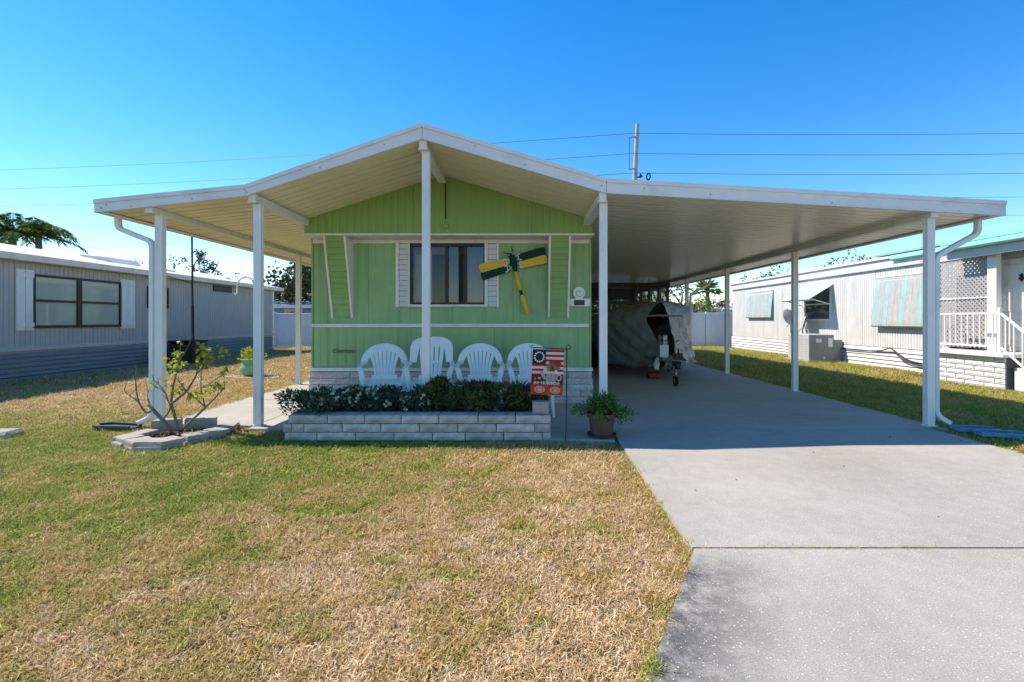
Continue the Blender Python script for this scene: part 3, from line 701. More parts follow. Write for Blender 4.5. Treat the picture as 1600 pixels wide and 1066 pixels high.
def bush(name, label, c, rx, ry, h, nleaf, size, wid, lm, stems=26, group=None, blooms=0, bm=None, z0=.2, front=False, lobes=9):
    t = thing(name, label, 'shrub', (c[0], c[1], z0), 0, group)
    st = MB(); tips = []
    lob = [(rng.uniform(-.75,.75)*rx, rng.uniform(-.6,.6)*ry, rng.uniform(.45,.8)*h, rng.uniform(.28,.5)) for _ in range(lobes)]
    for k in range(stems):
        lx, ly, lz, lr = lob[k % lobes]
        e = Vector((lx+rng.normal()*.3*rx*lr, ly+rng.normal()*.3*ry*lr, lz+rng.uniform(-.1,.25)*h)); b = Vector((lx*.4, ly*.4, 0)); mdl = b.lerp(e,.5)+Vector((rng.normal()*.02, rng.normal()*.02, .03))
        st.tube([b, mdl, e], [.008,.006,.003], 5); tips.append(e)
    st.build('stem', M['stem'], t)
    P_ = []; D = []
    for k in range(nleaf):
        lx, ly, lz, lr = lob[rng.integers(lobes)]
        v = rng.normal(size=3); v /= np.linalg.norm(v); q = lr*(rng.uniform(.35,1)**.6)
        p = np.array([lx+v[0]*q*rx*.9, ly+v[1]*q*ry*.9, max(.01, lz+v[2]*q*h*.62)]); p[2] = p[2] if rng.uniform() < .72 else p[2]*rng.uniform(.1,.8)
        P_.append(p); D.append(v*.8+np.array([0,0,.55])+rng.normal(size=3)*.45)
    V, Fq = leaf_quads(np.array(P_), np.array(D), size, wid)
    tag(np_obj('leaves', V, Fq, lm, t), kind='stuff')
    if blooms:
        P_ = []; D = []
        for k in range(blooms):
            lx, ly, lz, lr = lob[rng.integers(lobes)]
            v = rng.normal(size=3); v /= np.linalg.norm(v); v[1] = -abs(v[1]); v[2] = abs(v[2])*.9+.05 if not front else v[2]
            c0 = np.array([lx+v[0]*lr*rx*.95, ly+v[1]*lr*ry*.95, max(.03, lz+v[2]*lr*h*.62)])
            for j in range(7): P_.append(c0+rng.normal(size=3)*.007); D.append(v+rng.normal(size=3)*.9)
        V, Fq = leaf_quads(np.array(P_), np.array(D), .030, .5)
        tag(np_obj('blooms', V, Fq, bm, t), kind='stuff')
    return t
G = 'shrubs in the block planter'
bush('low_shrub', 'low blue-green shrub with pale buds spilling over the left end of the planter', (-1.95,5.24), .60, .36, .29, 3600, .042, .24, M['bush_blue'], 40, G, 60, M['bloom'], .19, True, 13)
bush('low_shrub', 'blue-green shrub with pale buds under the first white chair', (-1.42,5.32), .40, .30, .26, 2000, .042, .24, M['bush_blue'], 30, G, 20, M['bloom'], .19, True, 11)
bush('leafy_shrub', 'dark leafy shrub around the foot of the centre post', (-1.02,5.35), .22, .26, .36, 1500, .062, .2, M['bush_leaf'], 22, G, 4, M['pinkbloom'], .19, lobes=8)
bush('leafy_shrub', 'broad dark shrub in front of the third white chair', (-.50,5.35), .36, .28, .30, 2400, .060, .2, M['bush_leaf'], 26, G, 5, M['pinkbloom'], .19, lobes=11)
bush('leafy_shrub', 'dark shrub at the right end of the planter behind the flag', (-.03,5.35), .30, .27, .31, 1900, .060, .2, M['bush_leaf'], 24, G, 5, M['pinkbloom'], .19, lobes=10)

# ------------------------------------------------------------------ garden flag
YFL = 4.83
fl = wthing('garden_flag', 'red white and blue garden flag with a watering can on a black stand', 'garden flag', (UX(883,YFL), YFL, 0))
zt = UZ(545,YFL)
pole_x = UX(886,YFL)
wpart('stand', MB().tube([(pole_x-.014,YFL,-.1),(pole_x,YFL,zt+.004)], .0055, 8).tube([(UX(833,YFL),YFL,UZ(539,YFL)),(UX(829,YFL),YFL,zt+.022),(UX(831,YFL),YFL,zt+.012),(pole_x,YFL,zt-.004)], .005, 6)
   .tube([(pole_x+.006+.02*math.sin(a)+.008,YFL,zt+.016-.02*math.cos(a)) for a in np.linspace(0,6,14)], .004, 6), M['black'], fl, True)
FONT = {'A':'0110100111111001','M':'1001111111111001','E':'1110110010001110','R':'1110101011001010','I':'1000100010001000','C':'0111100010000111'}
FONT = {'A':["010","101","111","101","101"],'M':["10001","11011","10101","10001","10001"],'E':["111","100","110","100","111"],'R':["110","101","110","101","101"],
        'I':["1","1","1","1","1"],'C':["011","100","100","100","011"]}
NW, NH = 100, 150
img = np.zeros((NH, NW, 3))
RED, WHT, NAVY = np.array((.42,.012,.03)), np.array((.72,.62,.60)), np.array((.018,.016,.022))
for j in range(NH):
    for i in range(NW):
        u, v = i/NW, j/NH
        c = RED if int(v/.053) % 2 == 0 else WHT
        if u < .43 and v < .325: c = NAVY
        if v > .56: c = RED*.35 if (u > .8 or u < .2) else np.array((.06,.02,.03))
        if v > .775: c = np.array((.50,.05,.02))
        img[j,i] = c
def disk(cx, cy, rx, ry, c):
    for j in range(NH):
        for i in range(NW):
            if ((i/NW-cx)/rx)**2+((j/NH-cy)/ry)**2 < 1: img[j,i] = c
for k in range(13):
    a = 2*math.pi*k/13; disk(.215+.145*math.cos(a), .165+.105*math.sin(a), .028, .018, (.8,.8,.76))
for (cx,cy,rx,ry,c) in ((.72,.30,.20,.075,(.48,.01,.02)),(.60,.37,.15,.07,(.10,.20,.06)),(.80,.40,.10,.04,(.14,.24,.07)),(.50,.42,.07,.05,(.16,.28,.08)),(.64,.40,.06,.045,(.30,.02,.02)),
      (.42,.44,.06,.04,(.62,.62,.58)),(.35,.40,.04,.025,(.66,.66,.64)),(.40,.49,.07,.03,(.6,.6,.6)),(.76,.47,.035,.03,(.7,.72,.72)),(.64,.52,.06,.04,(.55,.6,.64)),(.82,.51,.04,.03,(.66,.66,.66))): disk(cx,cy,rx,ry,c)
for j in range(NH):                       # watering can
    for i in range(NW):
        u, v = i/NW, j/NH
        if .52 < v < .76 and abs(u-.62) < .15+.05*(v-.5): img[j,i] = np.array((.36,.33,.31))*(1+.5*math.sin(u*40)*.3)
        if .48 < v < .66 and abs((u-.30)-(v-.50)*.9) < .055: img[j,i] = (.42,.40,.38)
        e = math.hypot((u-.86)/.085, (v-.61)/.075)
        if .62 < e < 1: img[j,i] = (.5,.48,.46)
x0 = 8
for ch in 'AMERICA':
    g = FONT[ch]; w = len(g[0])
    for r_ in range(5):
        for q in range(w):
            if g[r_][q] == '1': img[int(106+r_*2):int(108+r_*2), x0+q*3:x0+q*3+3] = (.66,.66,.66)
    x0 += w*3+3
img[92:102, 10:13] = (.75,.28,.06)                              # I
hp = [(j, i) for j in range(12) for i in range(16)]
for j, i in hp:
    X_, Y_ = (i-7.5)/6.5, (5-j)/5.2
    if (X_*X_+Y_*Y_-.55)**3 - X_*X_*Y_**3 < 0: img[91+j, 17+i] = (.75,.30,.06)
for cx in (.27, .76):                                          # two pale tags on the red hem
    disk(cx, .885, .17, .075, (.60,.36,.24)); disk(cx, .89, .12, .05, (.52,.14,.10)); disk(cx+.01, .89, .08, .03, (.62,.45,.36))
img += rng.normal(size=img.shape)*.012; img = np.clip(img, .004, .85)
bw = UX(882,YFL)-UX(832.5,YFL); bh = UZ(543,YFL)-UZ(614,YFL); bx0 = UX(832.5,YFL)
V = []; 
for j in range(NH+1):
    for i in range(NW+1):
        u, v = i/NW, j/NH; V.append((bx0+bw*u-.022*v, YFL-.004+.008*math.sin(u*7+v*1.5)*v+.012*v, zt-.004-.010*u-bh*v+.003*math.sin(u*5)*v))
Fq = [(j*(NW+1)+i, (j+1)*(NW+1)+i, (j+1)*(NW+1)+i+1, j*(NW+1)+i+1) for j in range(NH) for i in range(NW)]
me = bpy.data.meshes.new('banner'); me.from_pydata(V, [], Fq)
ca = me.color_attributes.new('print', 'FLOAT_COLOR', 'CORNER')
ca.data.foreach_set('color', np.repeat(np.concatenate([img.reshape(-1,3), np.ones((NW*NH,1))], 1), 4, axis=0).ravel().astype(np.float32))
fm = bpy.data.materials.new('printed_cloth'); fm.use_nodes = True; at = nd(fm.node_tree, 'ShaderNodeVertexColor'); at.layer_name = 'print'
fb = fm.node_tree.nodes['Principled BSDF']; fb.inputs['Roughness'].default_value = .8; fm.node_tree.links.new(at.outputs[0], fb.inputs['Base Color'])
tl = nd(fm.node_tree, 'ShaderNodeBsdfTranslucent'); fm.node_tree.links.new(at.outputs[0], tl.inputs[0]); ms = nd(fm.node_tree, 'ShaderNodeMixShader'); ms.inputs[0].default_value = .25
fm.node_tree.links.new(fb.outputs[0], ms.inputs[1]); fm.node_tree.links.new(tl.outputs[0], ms.inputs[2]); fm.node_tree.links.new(ms.outputs[0], fm.node_tree.nodes['Material Output'].inputs[0])
me.materials.append(fm); me.polygons.foreach_set('use_smooth', [True]*len(me.polygons)); o = link('banner', me, fl); o.location = -Vector(fl.location)

# ------------------------------------------------------------------ pots
yp = 5.02
pot = thing('potted_plant', 'leafy green plant in a brown clay pot beside the carport post', 'potted plant', (UX(940,yp), yp, 0))
MB().lathe([(0,.0),(.105,0),(.112,.03),(.135,.20),(.155,.205),(.155,.245),(.14,.245),(.135,.215),(0,.215)], 28).build('pot', M['terracotta'], pot, True)
MB().lathe([(0,.012),(.14,.012),(.155,.03),(.15,.03),(.135,.004),(0,.004)], 28).build('saucer', M['terracotta'], pot, True)
P_, D = [], []; st = MB()
for k in range(46):
    a = rng.uniform(0, 2*math.pi); el = rng.uniform(.1, 1.3); L_ = rng.uniform(.16,.36)
    e = Vector((math.cos(a)*math.cos(el)*L_*1.05, math.sin(a)*math.cos(el)*L_*.8, .22+math.sin(el)*L_*.62-.05*math.cos(el)))
    pa = smooth_path([(0,0,.2),(e.x*.5,e.y*.5,.2+(e.z-.2)*.75+.05),tuple(e)], 8); st.tube(pa, .0035, 4)
    for j, p in enumerate(pa[2:]):
        for r_ in range(5): P_.append(np.array(p)+rng.normal(size=3)*.018); D.append(np.array((math.cos(a), math.sin(a), .1))*.6+rng.normal(size=3)*.7)
V, Fq = leaf_quads(np.array(P_), np.array(D), .05, .2); st.build('stem', M['bark'], pot); tag(np_obj('leaves', V, Fq, M['pot_leaf'], pot), kind='stuff')
gy = 10.4
gp_ = thing('glazed_pot', 'rounded celadon glazed pot with a small plant on flat stones in the side lawn', 'plant pot', (UX(393,gy), gy, LAWN+.05))
MB().lathe([(0,0),(.13,0),(.17,.03),(.225,.12),(.215,.2),(.165,.27),(.175,.32),(.215,.36),(.205,.365),(.16,.33),(0,.33)], 32).build('pot', M['potgreen'], gp_, True)
P_ = rng.normal(size=(260,3))*np.array((.09,.09,.06))+np.array((0,0,.45)); V, Fq = leaf_quads(P_, P_-np.array((0,0,.3))+rng.normal(size=(260,3))*.1, .07, .3)
tag(np_obj('leaves', V, Fq, M['fig_leaf'], gp_), kind='stuff')
for i, (px, w, a) in enumerate(((366,.36,.2),(384,.42,-.1),(405,.40,.15),(424,.36,-.2))):
    y = gy-.12-.08*(i % 2)
    o = MB().bbox(-w/2, w/2, -.14, .14, 0, .055, .015).build('stepping_stone', M['paver']); o.location = (UX(px,y), y, LAWN); o.rotation_euler.z = a
    tag(o, ['pale flat stone left of the glazed pot','pale flat stone under the glazed pot\'s left side','pale flat stone under the glazed pot\'s right side','pale flat stone right of the glazed pot'][i], 'stone', 'flat stones under the glazed pot')
y = 4.75*1.02; o = MB().bbox(-.16,.13,-.1,.14,-.01,.085,.03).build('edging_stone', M['paver']); o.location = (UX(2,5.1), 5.1, LAWN); o.rotation_euler.z = .2
tag(o, 'single pale stone at the left edge of the lawn', 'stone')
hk = wthing('shepherd_hook', 'white curved plant hook standing behind the second left post', 'plant hook', (UX(398,7.4),7.4,LAWN))
wpart('stem', MB().tube([P(400,640,7.4), P(397,470,7.4)] + [P(384+13*math.cos(a), 447-14*math.sin(a)*1.0, 7.4) for a in np.linspace(0, math.pi, 12)] + [P(370.5,458,7.4), P(368,461,7.4), P(365,457,7.4)], .011, 8), M['white'], hk, True)

# ------------------------------------------------------------------ edged bed with the sparse shrub
bed = thing('stone_edged_bed', 'small oval bed edged with weathered flat stones on the left lawn', 'flower bed', (-3.55, 5.0, LAWN))
def bedpt(px, py): Y = F*(CH-.05)/(py-PY); return Vector((UX(px,Y), Y, 0))
ring = [(176,683),(206,692.5),(252,691.5),(288,684),(290,683.5),(330,676),(358,670),(369,663)]
def stone(a, b, w, z0, z1, m='paver', inward=1):
    a, b = Vector(a), Vector(b); t = (b-a).normalized(); n = Vector((-t.y, t.x, 0))*inward; pr = [a, b, b+n*w-t*.02, a+n*w+t*.02]
    j = lambda: random.uniform(-.012,.012)
    low = [p+Vector((j(),j(),0)) for p in pr]; c = sum(low, Vector())/4; top_ = [c+(p-c)*.95 for p in low]
    v = [(p.x,p.y,z0) for p in low]+[(p.x,p.y,z1-.012) for p in low]+[(p.x,p.y,z1+random.uniform(-.004,.004)) for p in top_]
    f = [(0,3,2,1),(8,9,10,11)]+[(k,(k+1)%4,4+(k+1)%4,4+k) for k in range(4)]+[(4+k,4+(k+1)%4,8+(k+1)%4,8+k) for k in range(4)]
    o = MB().add(v, f).build('edging_stone', M[m], bed); o.location = -Vector(bed.location); return o
for i in range(len(ring)-1):
    if i == 3: continue
    a, b = bedpt(*ring[i]), bedpt(*ring[i+1])
    n_s = 2 if (b-a).length > .32 else 1
    for k in range(n_s):
        pa, pb = a.lerp(b, k/n_s), a.lerp(b, (k+1)/n_s-.02)
        stone(pa, pb, .17, LAWN-.01, .005); stone(pa+Vector((.005,.012,0)), pb+Vector((.006,.015,0)), .19, .008, .05)
back = [(176,683),(205,675),(236,668),(238,671)]
stone(bedpt(177,682), bedpt(231,670), .16, .0, .05, inward=-1)
stone(bedpt(237,667), bedpt(284,663.5), .1, -.01, .115, inward=1); stone(bedpt(286,662.5), bedpt(320,660), .1, -.01, .10, inward=1); stone(bedpt(321,660), bedpt(336,660), .1, -.01, .10, inward=1)
stone(bedpt(337,661.5), bedpt(366,661), .15, -.01, .03, inward=1)
ctr = [bedpt(*p) for p in ((205,686),(250,686),(300,676),(350,667),(330,664),(240,672))]
o = MB().prism([(p.x,p.y) for p in ctr], 2, LAWN, -.002).build('leaf_litter', M['mulch'], bed); o.location = -Vector(bed.location)
P_ = np.array([(rng.uniform(-4.0,-3.2), rng.uniform(4.9,5.25), .004) for _ in range(240)]); P_[:,0] += (P_[:,1]-5.05)*1.4
V, Fq = leaf_quads(P_, rng.normal(size=(240,3))*np.array((1,1,.25)), .05, .3); o = np_obj('dry_leaves', V, Fq, M['brown_leaf'], bed); o.location = -Vector(bed.location); tag(o, kind='stuff')
ys = 5.08
shrub = wthing('sparse_shrub', 'sparse bare-branched shrub with yellow-green leaves in the stone-edged bed', 'shrub', (UX(276,ys), ys, 0))
br = [([(267,673),(258,660),(246,648),(237,637),(232,633)],.022,.015),([(240,640),(228,645),(216,628),(205,620),(194,611)],.011,.004),([(228,645),(217,628),(212,600),(213,573)],.010,.004),([(234,634),(231,622),(231,613)],.009,.004),
 ([(277,670),(273,650),(268,631),(270,608),(275,585),(279,567),(283,534)],.017,.005),([(268,631),(278,623),(292,611),(300,598),(307,585),(312,560),(316,545)],.014,.004),([(292,611),(283,601),(275,590)],.006,.003),
 ([(287,669),(303,654),(321,637),(336,622),(351,606)],.015,.005),([(320,637),(317,620),(314,605),(315,578),(320,560)],.008,.003),([(318,634),(306,623),(294,614),(282,604)],.007,.003),
 ([(253,657),(263,645),(267,633)],.009,.007),([(268,640),(258,614),(250,603),(240,593)],.007,.003),([(279,567),(290,548),(298,535)],.005,.002),([(307,585),(318,570),(330,556)],.005,.002),([(313,608),(335,595),(352,580)],.005,.002),([(257,614),(248,606),(240,607)],.004,.002),([(306,585),(322,573),(348,556)],.005,.002)]
for k, (pl_, r0, r1) in enumerate(br):
    dy = rng.uniform(-.15,.15); n = len(pl_)
    pp = smooth_path([(UX(a,ys+dy*i/n), ys+dy*i/n, UZ(b,ys+dy*i/n)) for i, (a, b) in enumerate(pl_)], 3*n)
    for q in range(2 if k else 0):
        e = pp[-1-q*3]; dv = Vector((rng.normal()*.07, rng.normal()*.05, abs(rng.normal())*.06+.03)); br_t = [e, e+dv*.6+Vector((0,0,.01)), e+dv]
        wpart('twig', MB().tube(br_t, [.0035,.0025,.0015], 5), M['bark'], shrub)
    wpart('branch', MB().tube(pp, [r0+(r1-r0)*i/(3*n) for i in range(3*n+1)], 7), M['bark'], shrub, True)
P_, D = [], []
for (px, py, n, s) in ((276,556,12,5),(278,553,7,4),(317,543,16,5),(329,556,16,5),(351,554,14,6),(281,576,14,6),(315,570,16,6),(268,577,8,4),(326,570,8,4),(278,610,16,6),(304,621,16,6),(340,601,20,6),(326,608,14,6),(353,580,6,4),(241,606,7,4),(284,536,4,3),(309,618,8,5),(272,600,6,4),(257,597,4,3),(268,563,6,4),(311,553,8,5),(335,545,5,4),(322,612,10,5)):
    for k in range(n):
        p = np.array(P(px+rng.normal()*s*.8, py+rng.normal()*s*.7, ys+rng.normal()*.07)); P_.append(p); D.append(rng.normal(size=3)+np.array((0,0,.3)))
V, Fq = leaf_quads(np.array(P_), np.array(D), .048, .36, jit=.55); o = np_obj('leaves', V, Fq, M['fig_leaf'], shrub); o.location = -Vector(shrub.location); tag(o, kind='stuff')

# splash blocks
def splash(label, x, y, rz, L_, m, z=LAWN+.03):
    t = thing('splash_block', label, 'splash block', (x, y, z), rz, 'downspout splash blocks'); w = .10
    MB().prism([(0,-w*.7),(L_*.8,-w),(L_,-w*.4),(L_,w*.4),(L_*.8,w),(0,w*.7)], 2, 0, .02).build('tray', M[m], t)
    for s in (-1, 1): MB().sweep([(0,s*w*.7,.025),(L_*.8,s*w,.025),(L_,s*w*.4,.022)], .016, .045, (0,0,1)).build('rim', M[m], t)
splash('dark blue splash block below the left downspout', -4.30, 5.42, R(172), .5, 'dkplast')
splash('blue splash block just under the right downspout', 4.74, 5.33, R(-8), .42, 'bluepl')
splash('blue splash block lying nearer the driveway edge', 4.80, 5.13, R(-14), .48, 'bluepl')

# ------------------------------------------------------------------ covered boat on its trailer
bt = wthing('covered_boat', 'boat on a trailer under a silver grey tarp in the carport', 'boat', (2.7, 10.5, 0))
loops = [
 (9.55, [(1040,557),(1031,541),(1019,517),(1010,500),(1018,485),(1028,475),(1035,473.5),(1042,487),(1047,505),(1050,521),(1058,541),(1064,555)]),
 (9.9,  [(1022,568),(1010,550),(997,522),(987,500),(1000,483),(1018,474),(1040,472),(1056,480),(1066,498),(1066,518),(1071,541),(1074,564)]),
 (10.4, [(996,575),(982,556),(968,527),(962,505),(982,486),(1010,475),(1042,472.5),(1068,477),(1082,487),(1077,510),(1081,540),(1084,570)]),
 (11.2, [(948,566),(941,548),(936,522),(938,498),(962,485),(1000,477),(1037,474),(1063,479),(1075,489),(1074,510),(1076,538),(1078,566)]),
 (12.6, [(930,553),(926,540),(922,518),(925,500),(950,490),(985,482),(1015,479),(1040,483),(1050,492),(1051,510),(1052,532),(1052,556)]),
 (14.2, [(912,546),(909,534),(906,518),(908,502),(930,493),(960,486),(985,483),(1005,487),(1013,495),(1014,510),(1014,530),(1014,549)])]
st_ = []
for Y, pl_ in loops: st_.append(smooth_path([P(a, b, Y) for a, b in pl_], 66))
rows = []
for k in range(67): rows.append(smooth_path([s[k] for s in st_], 45))
V = []; NR = 46
for k in range(67):
    for j in range(NR):
        p = rows[k][j]; q = j/45; s = k/66
        drape = .03*math.sin(k*1.15+j*.25)*(abs(s-.5)*2)**1.5 + .02*math.sin(k*.7-j*.9)*min(1,q*6) + .012*math.sin(k*2.3+j*1.7)
        c = Vector((2.6, p.y, .9)); d_ = (p-c); d_.y = 0; d_ = d_.normalized() if d_.length > 1e-4 else Vector((0,0,1))
        v = p + d_*drape*min(1, .3+q*5); V.append((v.x, v.y, max(.06, v.z)))
Fq = [(k*NR+j, k*NR+j+1, (k+1)*NR+j+1, (k+1)*NR+j) for k in range(66) for j in range(NR-1)]
wpart('tarp', MB().add(V, Fq), M['tarp'], bt, True)
hull = MB().grid(lambda u, v: (2.62+(u-.5)*2*(.95*(1-math.exp(-v*3.2)))*(.35+.65*abs(2*u-1)**.0) if False else 2.66+(2*u-1)*.62*min(1,v*2.2)**.6, 9.78+3.6*v, .42+.62*abs(2*u-1)**1.3+.28*(1-v)**2), np.linspace(0,1,21), np.linspace(0,1,16))
wpart('hull', hull, M['hull'], bt, True)
wpart('bow_rail', MB().tube([P(1008,494,9.62), P(1030,493,9.5), P(1066,494,9.62)], .018, 8), M['galv'], bt, True)
wpart('tongue', MB().bbox(2.70,2.79,8.72,12.5,.40,.48).prism([(2.3,12.6),(2.38,12.6),(2.79,9.3),(2.70,9.3)],2,.40,.47).prism([(3.1,12.6),(3.18,12.6),(2.79,9.3),(2.70,9.3)],2,.401,.469), M['galv'], bt)
wp = wpart('winch_post', MB().bbox(2.66,2.74,9.15,9.25,.44,.92).prism([(9.2,.48),(9.28,.48),(9.6,.9),(9.52,.9)],0,2.67,2.73), M['galv'], bt)
MB().box(2.60,2.76,9.135,9.147,.50,.73).build('label_plate', M['sticker'], wp)
MB().lathe([(.0,-.05),(.07,-.05),(.07,-.04),(.03,-.035),(.03,.035),(.07,.04),(.07,.05),(0,.05)], 16, (2.7,9.2,.86)).build('winch_drum', M['black'], wp)
jk = wpart('jack', MB().tube([(2.79,8.80,.14),(2.79,8.80,.42)], .021, 10).tube([(2.79,8.80,.40),(2.79,8.80,.82)], .03, 10), M['galv'], bt, True)
MB().tube([(2.79,8.80,.80),(2.79,8.70,.83),(2.79,8.62,.83)], .009, 6).build('crank', M['black'], jk)
MB().bbox(2.76,2.90,8.74,8.86,.48,.60).build('bracket', M['black'], jk)
def wheel(c, r, w, parent, axis='x'):
    o = MB().lathe([(r*.55,-w/2),(r*.9,-w/2),(r,-w*.3),(r,w*.3),(r*.9,w/2),(r*.55,w/2),(r*.55,-w/2)], 24)
    o.v = [(c[0]+z, c[1]+x, c[2]+y) for x, y, z in o.v]; t = o.build('tyre', M['rubber'], parent, True)
    o = MB().lathe([(0,-w*.2),(r*.3,-w*.25),(r*.55,-w*.45),(r*.55,w*.45),(0,w*.3)], 20); o.v = [(c[0]+z, c[1]+x, c[2]+y) for x, y, z in o.v]; o.build('rim', M['galv'], t)
wheel((2.79,8.80,.098), .098, .055, jk)
cp = wpart('coupler', MB().bbox(2.69,2.80,8.50,8.73,.38,.47,.02).lathe([(.05,.33),(.055,.36),(.045,.40)],12,(2.745,8.56,0)), M['black'], bt)
for k in range(2): MB().tube([(2.72+.05*k,8.7,.40),(2.66+.12*k,8.68,.30),(2.64+.14*k,8.75,.27),(2.70,8.95,.38)], .009, 6).build('safety_chain', M['black'], cp)
MB().tube([(2.60,9.3,.47),(2.55,9.2,.36),(2.55,9.18,.26)], [.03,.06,.04], 8).build('fender', M['sticker'], cp)
ax = wpart('axle', MB().tube([(1.85,12.3,.32),(3.45,12.3,.32)], .03, 8), M['galv'], bt)
for x in (1.82, 3.48): wheel((x,12.3,.31), .31, .2, ax)
o = wthing('fuel_can', 'red plastic fuel can on the floor beneath the boat tarp', 'fuel can', (UX(1022,9.9), 9.9, 0))
c0 = UX(1022,9.9)
wpart('can_body', MB().bbox(c0-.13,c0+.13,9.85,10.05,0,.14,.03), M['red'], o); wpart('handle', MB().tube([(c0-.10,9.95,.13),(c0-.08,9.95,.18),(c0+.04,9.95,.18),(c0+.06,9.95,.13)], .014, 6), M['red'], o, True)
wpart('cap', MB().lathe([(0,.17),(.025,.17),(.025,.135)],12,(c0+.09,9.95,0)), M['black'], o)

# ------------------------------------------------------------------ dark screened room at the back of the carport
sr = wthing('screen_room', 'dark framed screened room at the back of the carport', 'screen room', (2.8, 15, 0))
X0, X1, Y0, Y1 = 1.03, 4.55, 15.0, 19.6
def bars(name, lst, m='black'):
    for b in lst: wpart(name, MB().box(*b), M[m], sr)
bars('frame_post', [(x-.04,x+.04,Y0-.03,Y0+.03,0,2.34) for x in (1.08,2.45,3.5,4.5)])
bars('frame_rail', [(X0,X1,Y0-.028,Y0+.028,2.24,2.34),(X0,X1,Y0-.028,Y0+.028,1.70,1.76),(X0,X1,Y0-.028,Y0+.028,.55,.62)])
bars('kick_panel', [(X0,X1,Y0-.012,Y0+.012,0,.55)])
for xa, xb in ((1.12,2.41),(2.49,3.46),(3.54,4.46)): wpart('screen_panel', MB().box(xa,xb,Y0-.003,Y0+.003,.62,2.24), M['screen'], sr)
bars('frame_post', [(X1-.03,X1+.03,y-.04,y+.04,0,2.34) for y in (16.2,17.4,18.5,Y1)])
bars('frame_rail', [(X1-.028,X1+.028,Y0,Y1,2.24,2.34),(X1-.028,X1+.028,Y0,Y1,1.55,1.61),(X1-.028,X1+.028,Y0,Y1,.85,.92)])
bars('kick_panel', [(X1-.012,X1+.012,Y0,Y1,0,.85)])
bars('back_wall', [(X0,1.55,Y1,Y1+.06,0,2.6),(2.55,2.62,Y1,Y1+.06,0,2.6),(X0,4.6,Y1,Y1+.06,2.02,2.7),(X0,4.6,Y1,Y1+.06,0,.95),(4.3,4.6,Y1,Y1+.06,0,2.6)], 'room')
bars('muntin', [(x-.02,x+.02,Y1-.02,Y1+.04,.95,2.02) for x in (2.9,3.2,3.55,3.95)]+[(2.62,4.3,Y1-.022,Y1+.042,1.5,1.55)])
# ------------------------------------------------------------------ grey mobile home on the left
gx = -10.0
gh = wthing('grey_mobile_home', 'long grey mobile home with white roof and shutters on the left lot', 'mobile home', (gx, 13, 0))
def side_sheet(x, y0, y1, z0, z1, pitch, groove, depth, face=1):
    """vertical grooved sheet in the plane x, facing +x (face=1) or -x"""
    ys_ = []; y = y0
    while y < y1-1e-6:
        ys_ += [(y,0),(min(y1,y+pitch-groove),0),(min(y1,y+pitch-groove*.8),depth),(min(y1,y+pitch-groove*.2),depth)]; y += pitch
    ys_.append((y1,0)); v = []
    for (yy, d) in ys_: v += [(x-face*d, yy, z0), (x-face*d, yy, z1)]
    return MB().add(v, [(2*i,2*i+2,2*i+3,2*i+1) for i in range(len(ys_)-1)])
for k in range(12):
    y0 = 4.6+1.25*k; wpart('siding_panel', side_sheet(gx, y0, y0+1.247, .66, 2.36, .104, .02, .010), M['grey_siding'], gh)
wpart('wall_core', MB().box(gx-4.2, gx-.02, 4.6, 19.6, .1, 2.4), M['grey_siding'], gh)
wpart('base_trim', MB().bbox(gx-.02, gx+.03, 4.58, 19.6, .575, .665, .006), M['grey_trim'], gh)
for k in range(6): 
    z = LAWN+.02+.095*k
    wpart('skirting_board', MB().prism([(gx-.03,z),(gx+.028,z+.006),(gx+.012,z+.06),(gx-.004,z+.088),(gx-.03,z+.088)], 1, 4.6, 19.58), M['grey_skirt'], gh)
wpart('corner_trim', MB().bbox(gx-.06, gx+.02, 19.5, 19.62, .1, 2.36), M['white'], gh)
rf = wpart('roof', MB().prism([(gx+.22,2.50),(gx-2.1,2.98),(gx-4.4,2.50),(gx-4.4,2.44),(gx-2.1,2.92),(gx+.22,2.44)], 1, 4.4, 19.9), M['shingle'], gh)
MB().prism([(gx+.16,2.37),(gx+.25,2.37),(gx+.29,2.49),(gx+.27,2.50),(gx+.20,2.49),(gx+.16,2.44)], 1, 4.4, 19.92).build('gutter', M['white'], rf)
MB().box(gx-.03,gx+.159,4.5,19.7,2.36,2.40).build('eave_soffit', M['grey_trim'], rf)
for (y, dx, w, h) in ((13.4,-1.3,.5,.16),(14.6,-.55,.12,.12),(17.6,-.6,.07,.12)):
    x = gx+dx; z = 2.5+.48*(.22-dx)/2.32
    MB().prism([(x-w,z-.06),(x+w,z-.12),(x+w*.6,z+h-.1),(x-w*.8,z+h-.04)], 1, y-w, y+w).build('roof_vent', M['shingle'], rf)
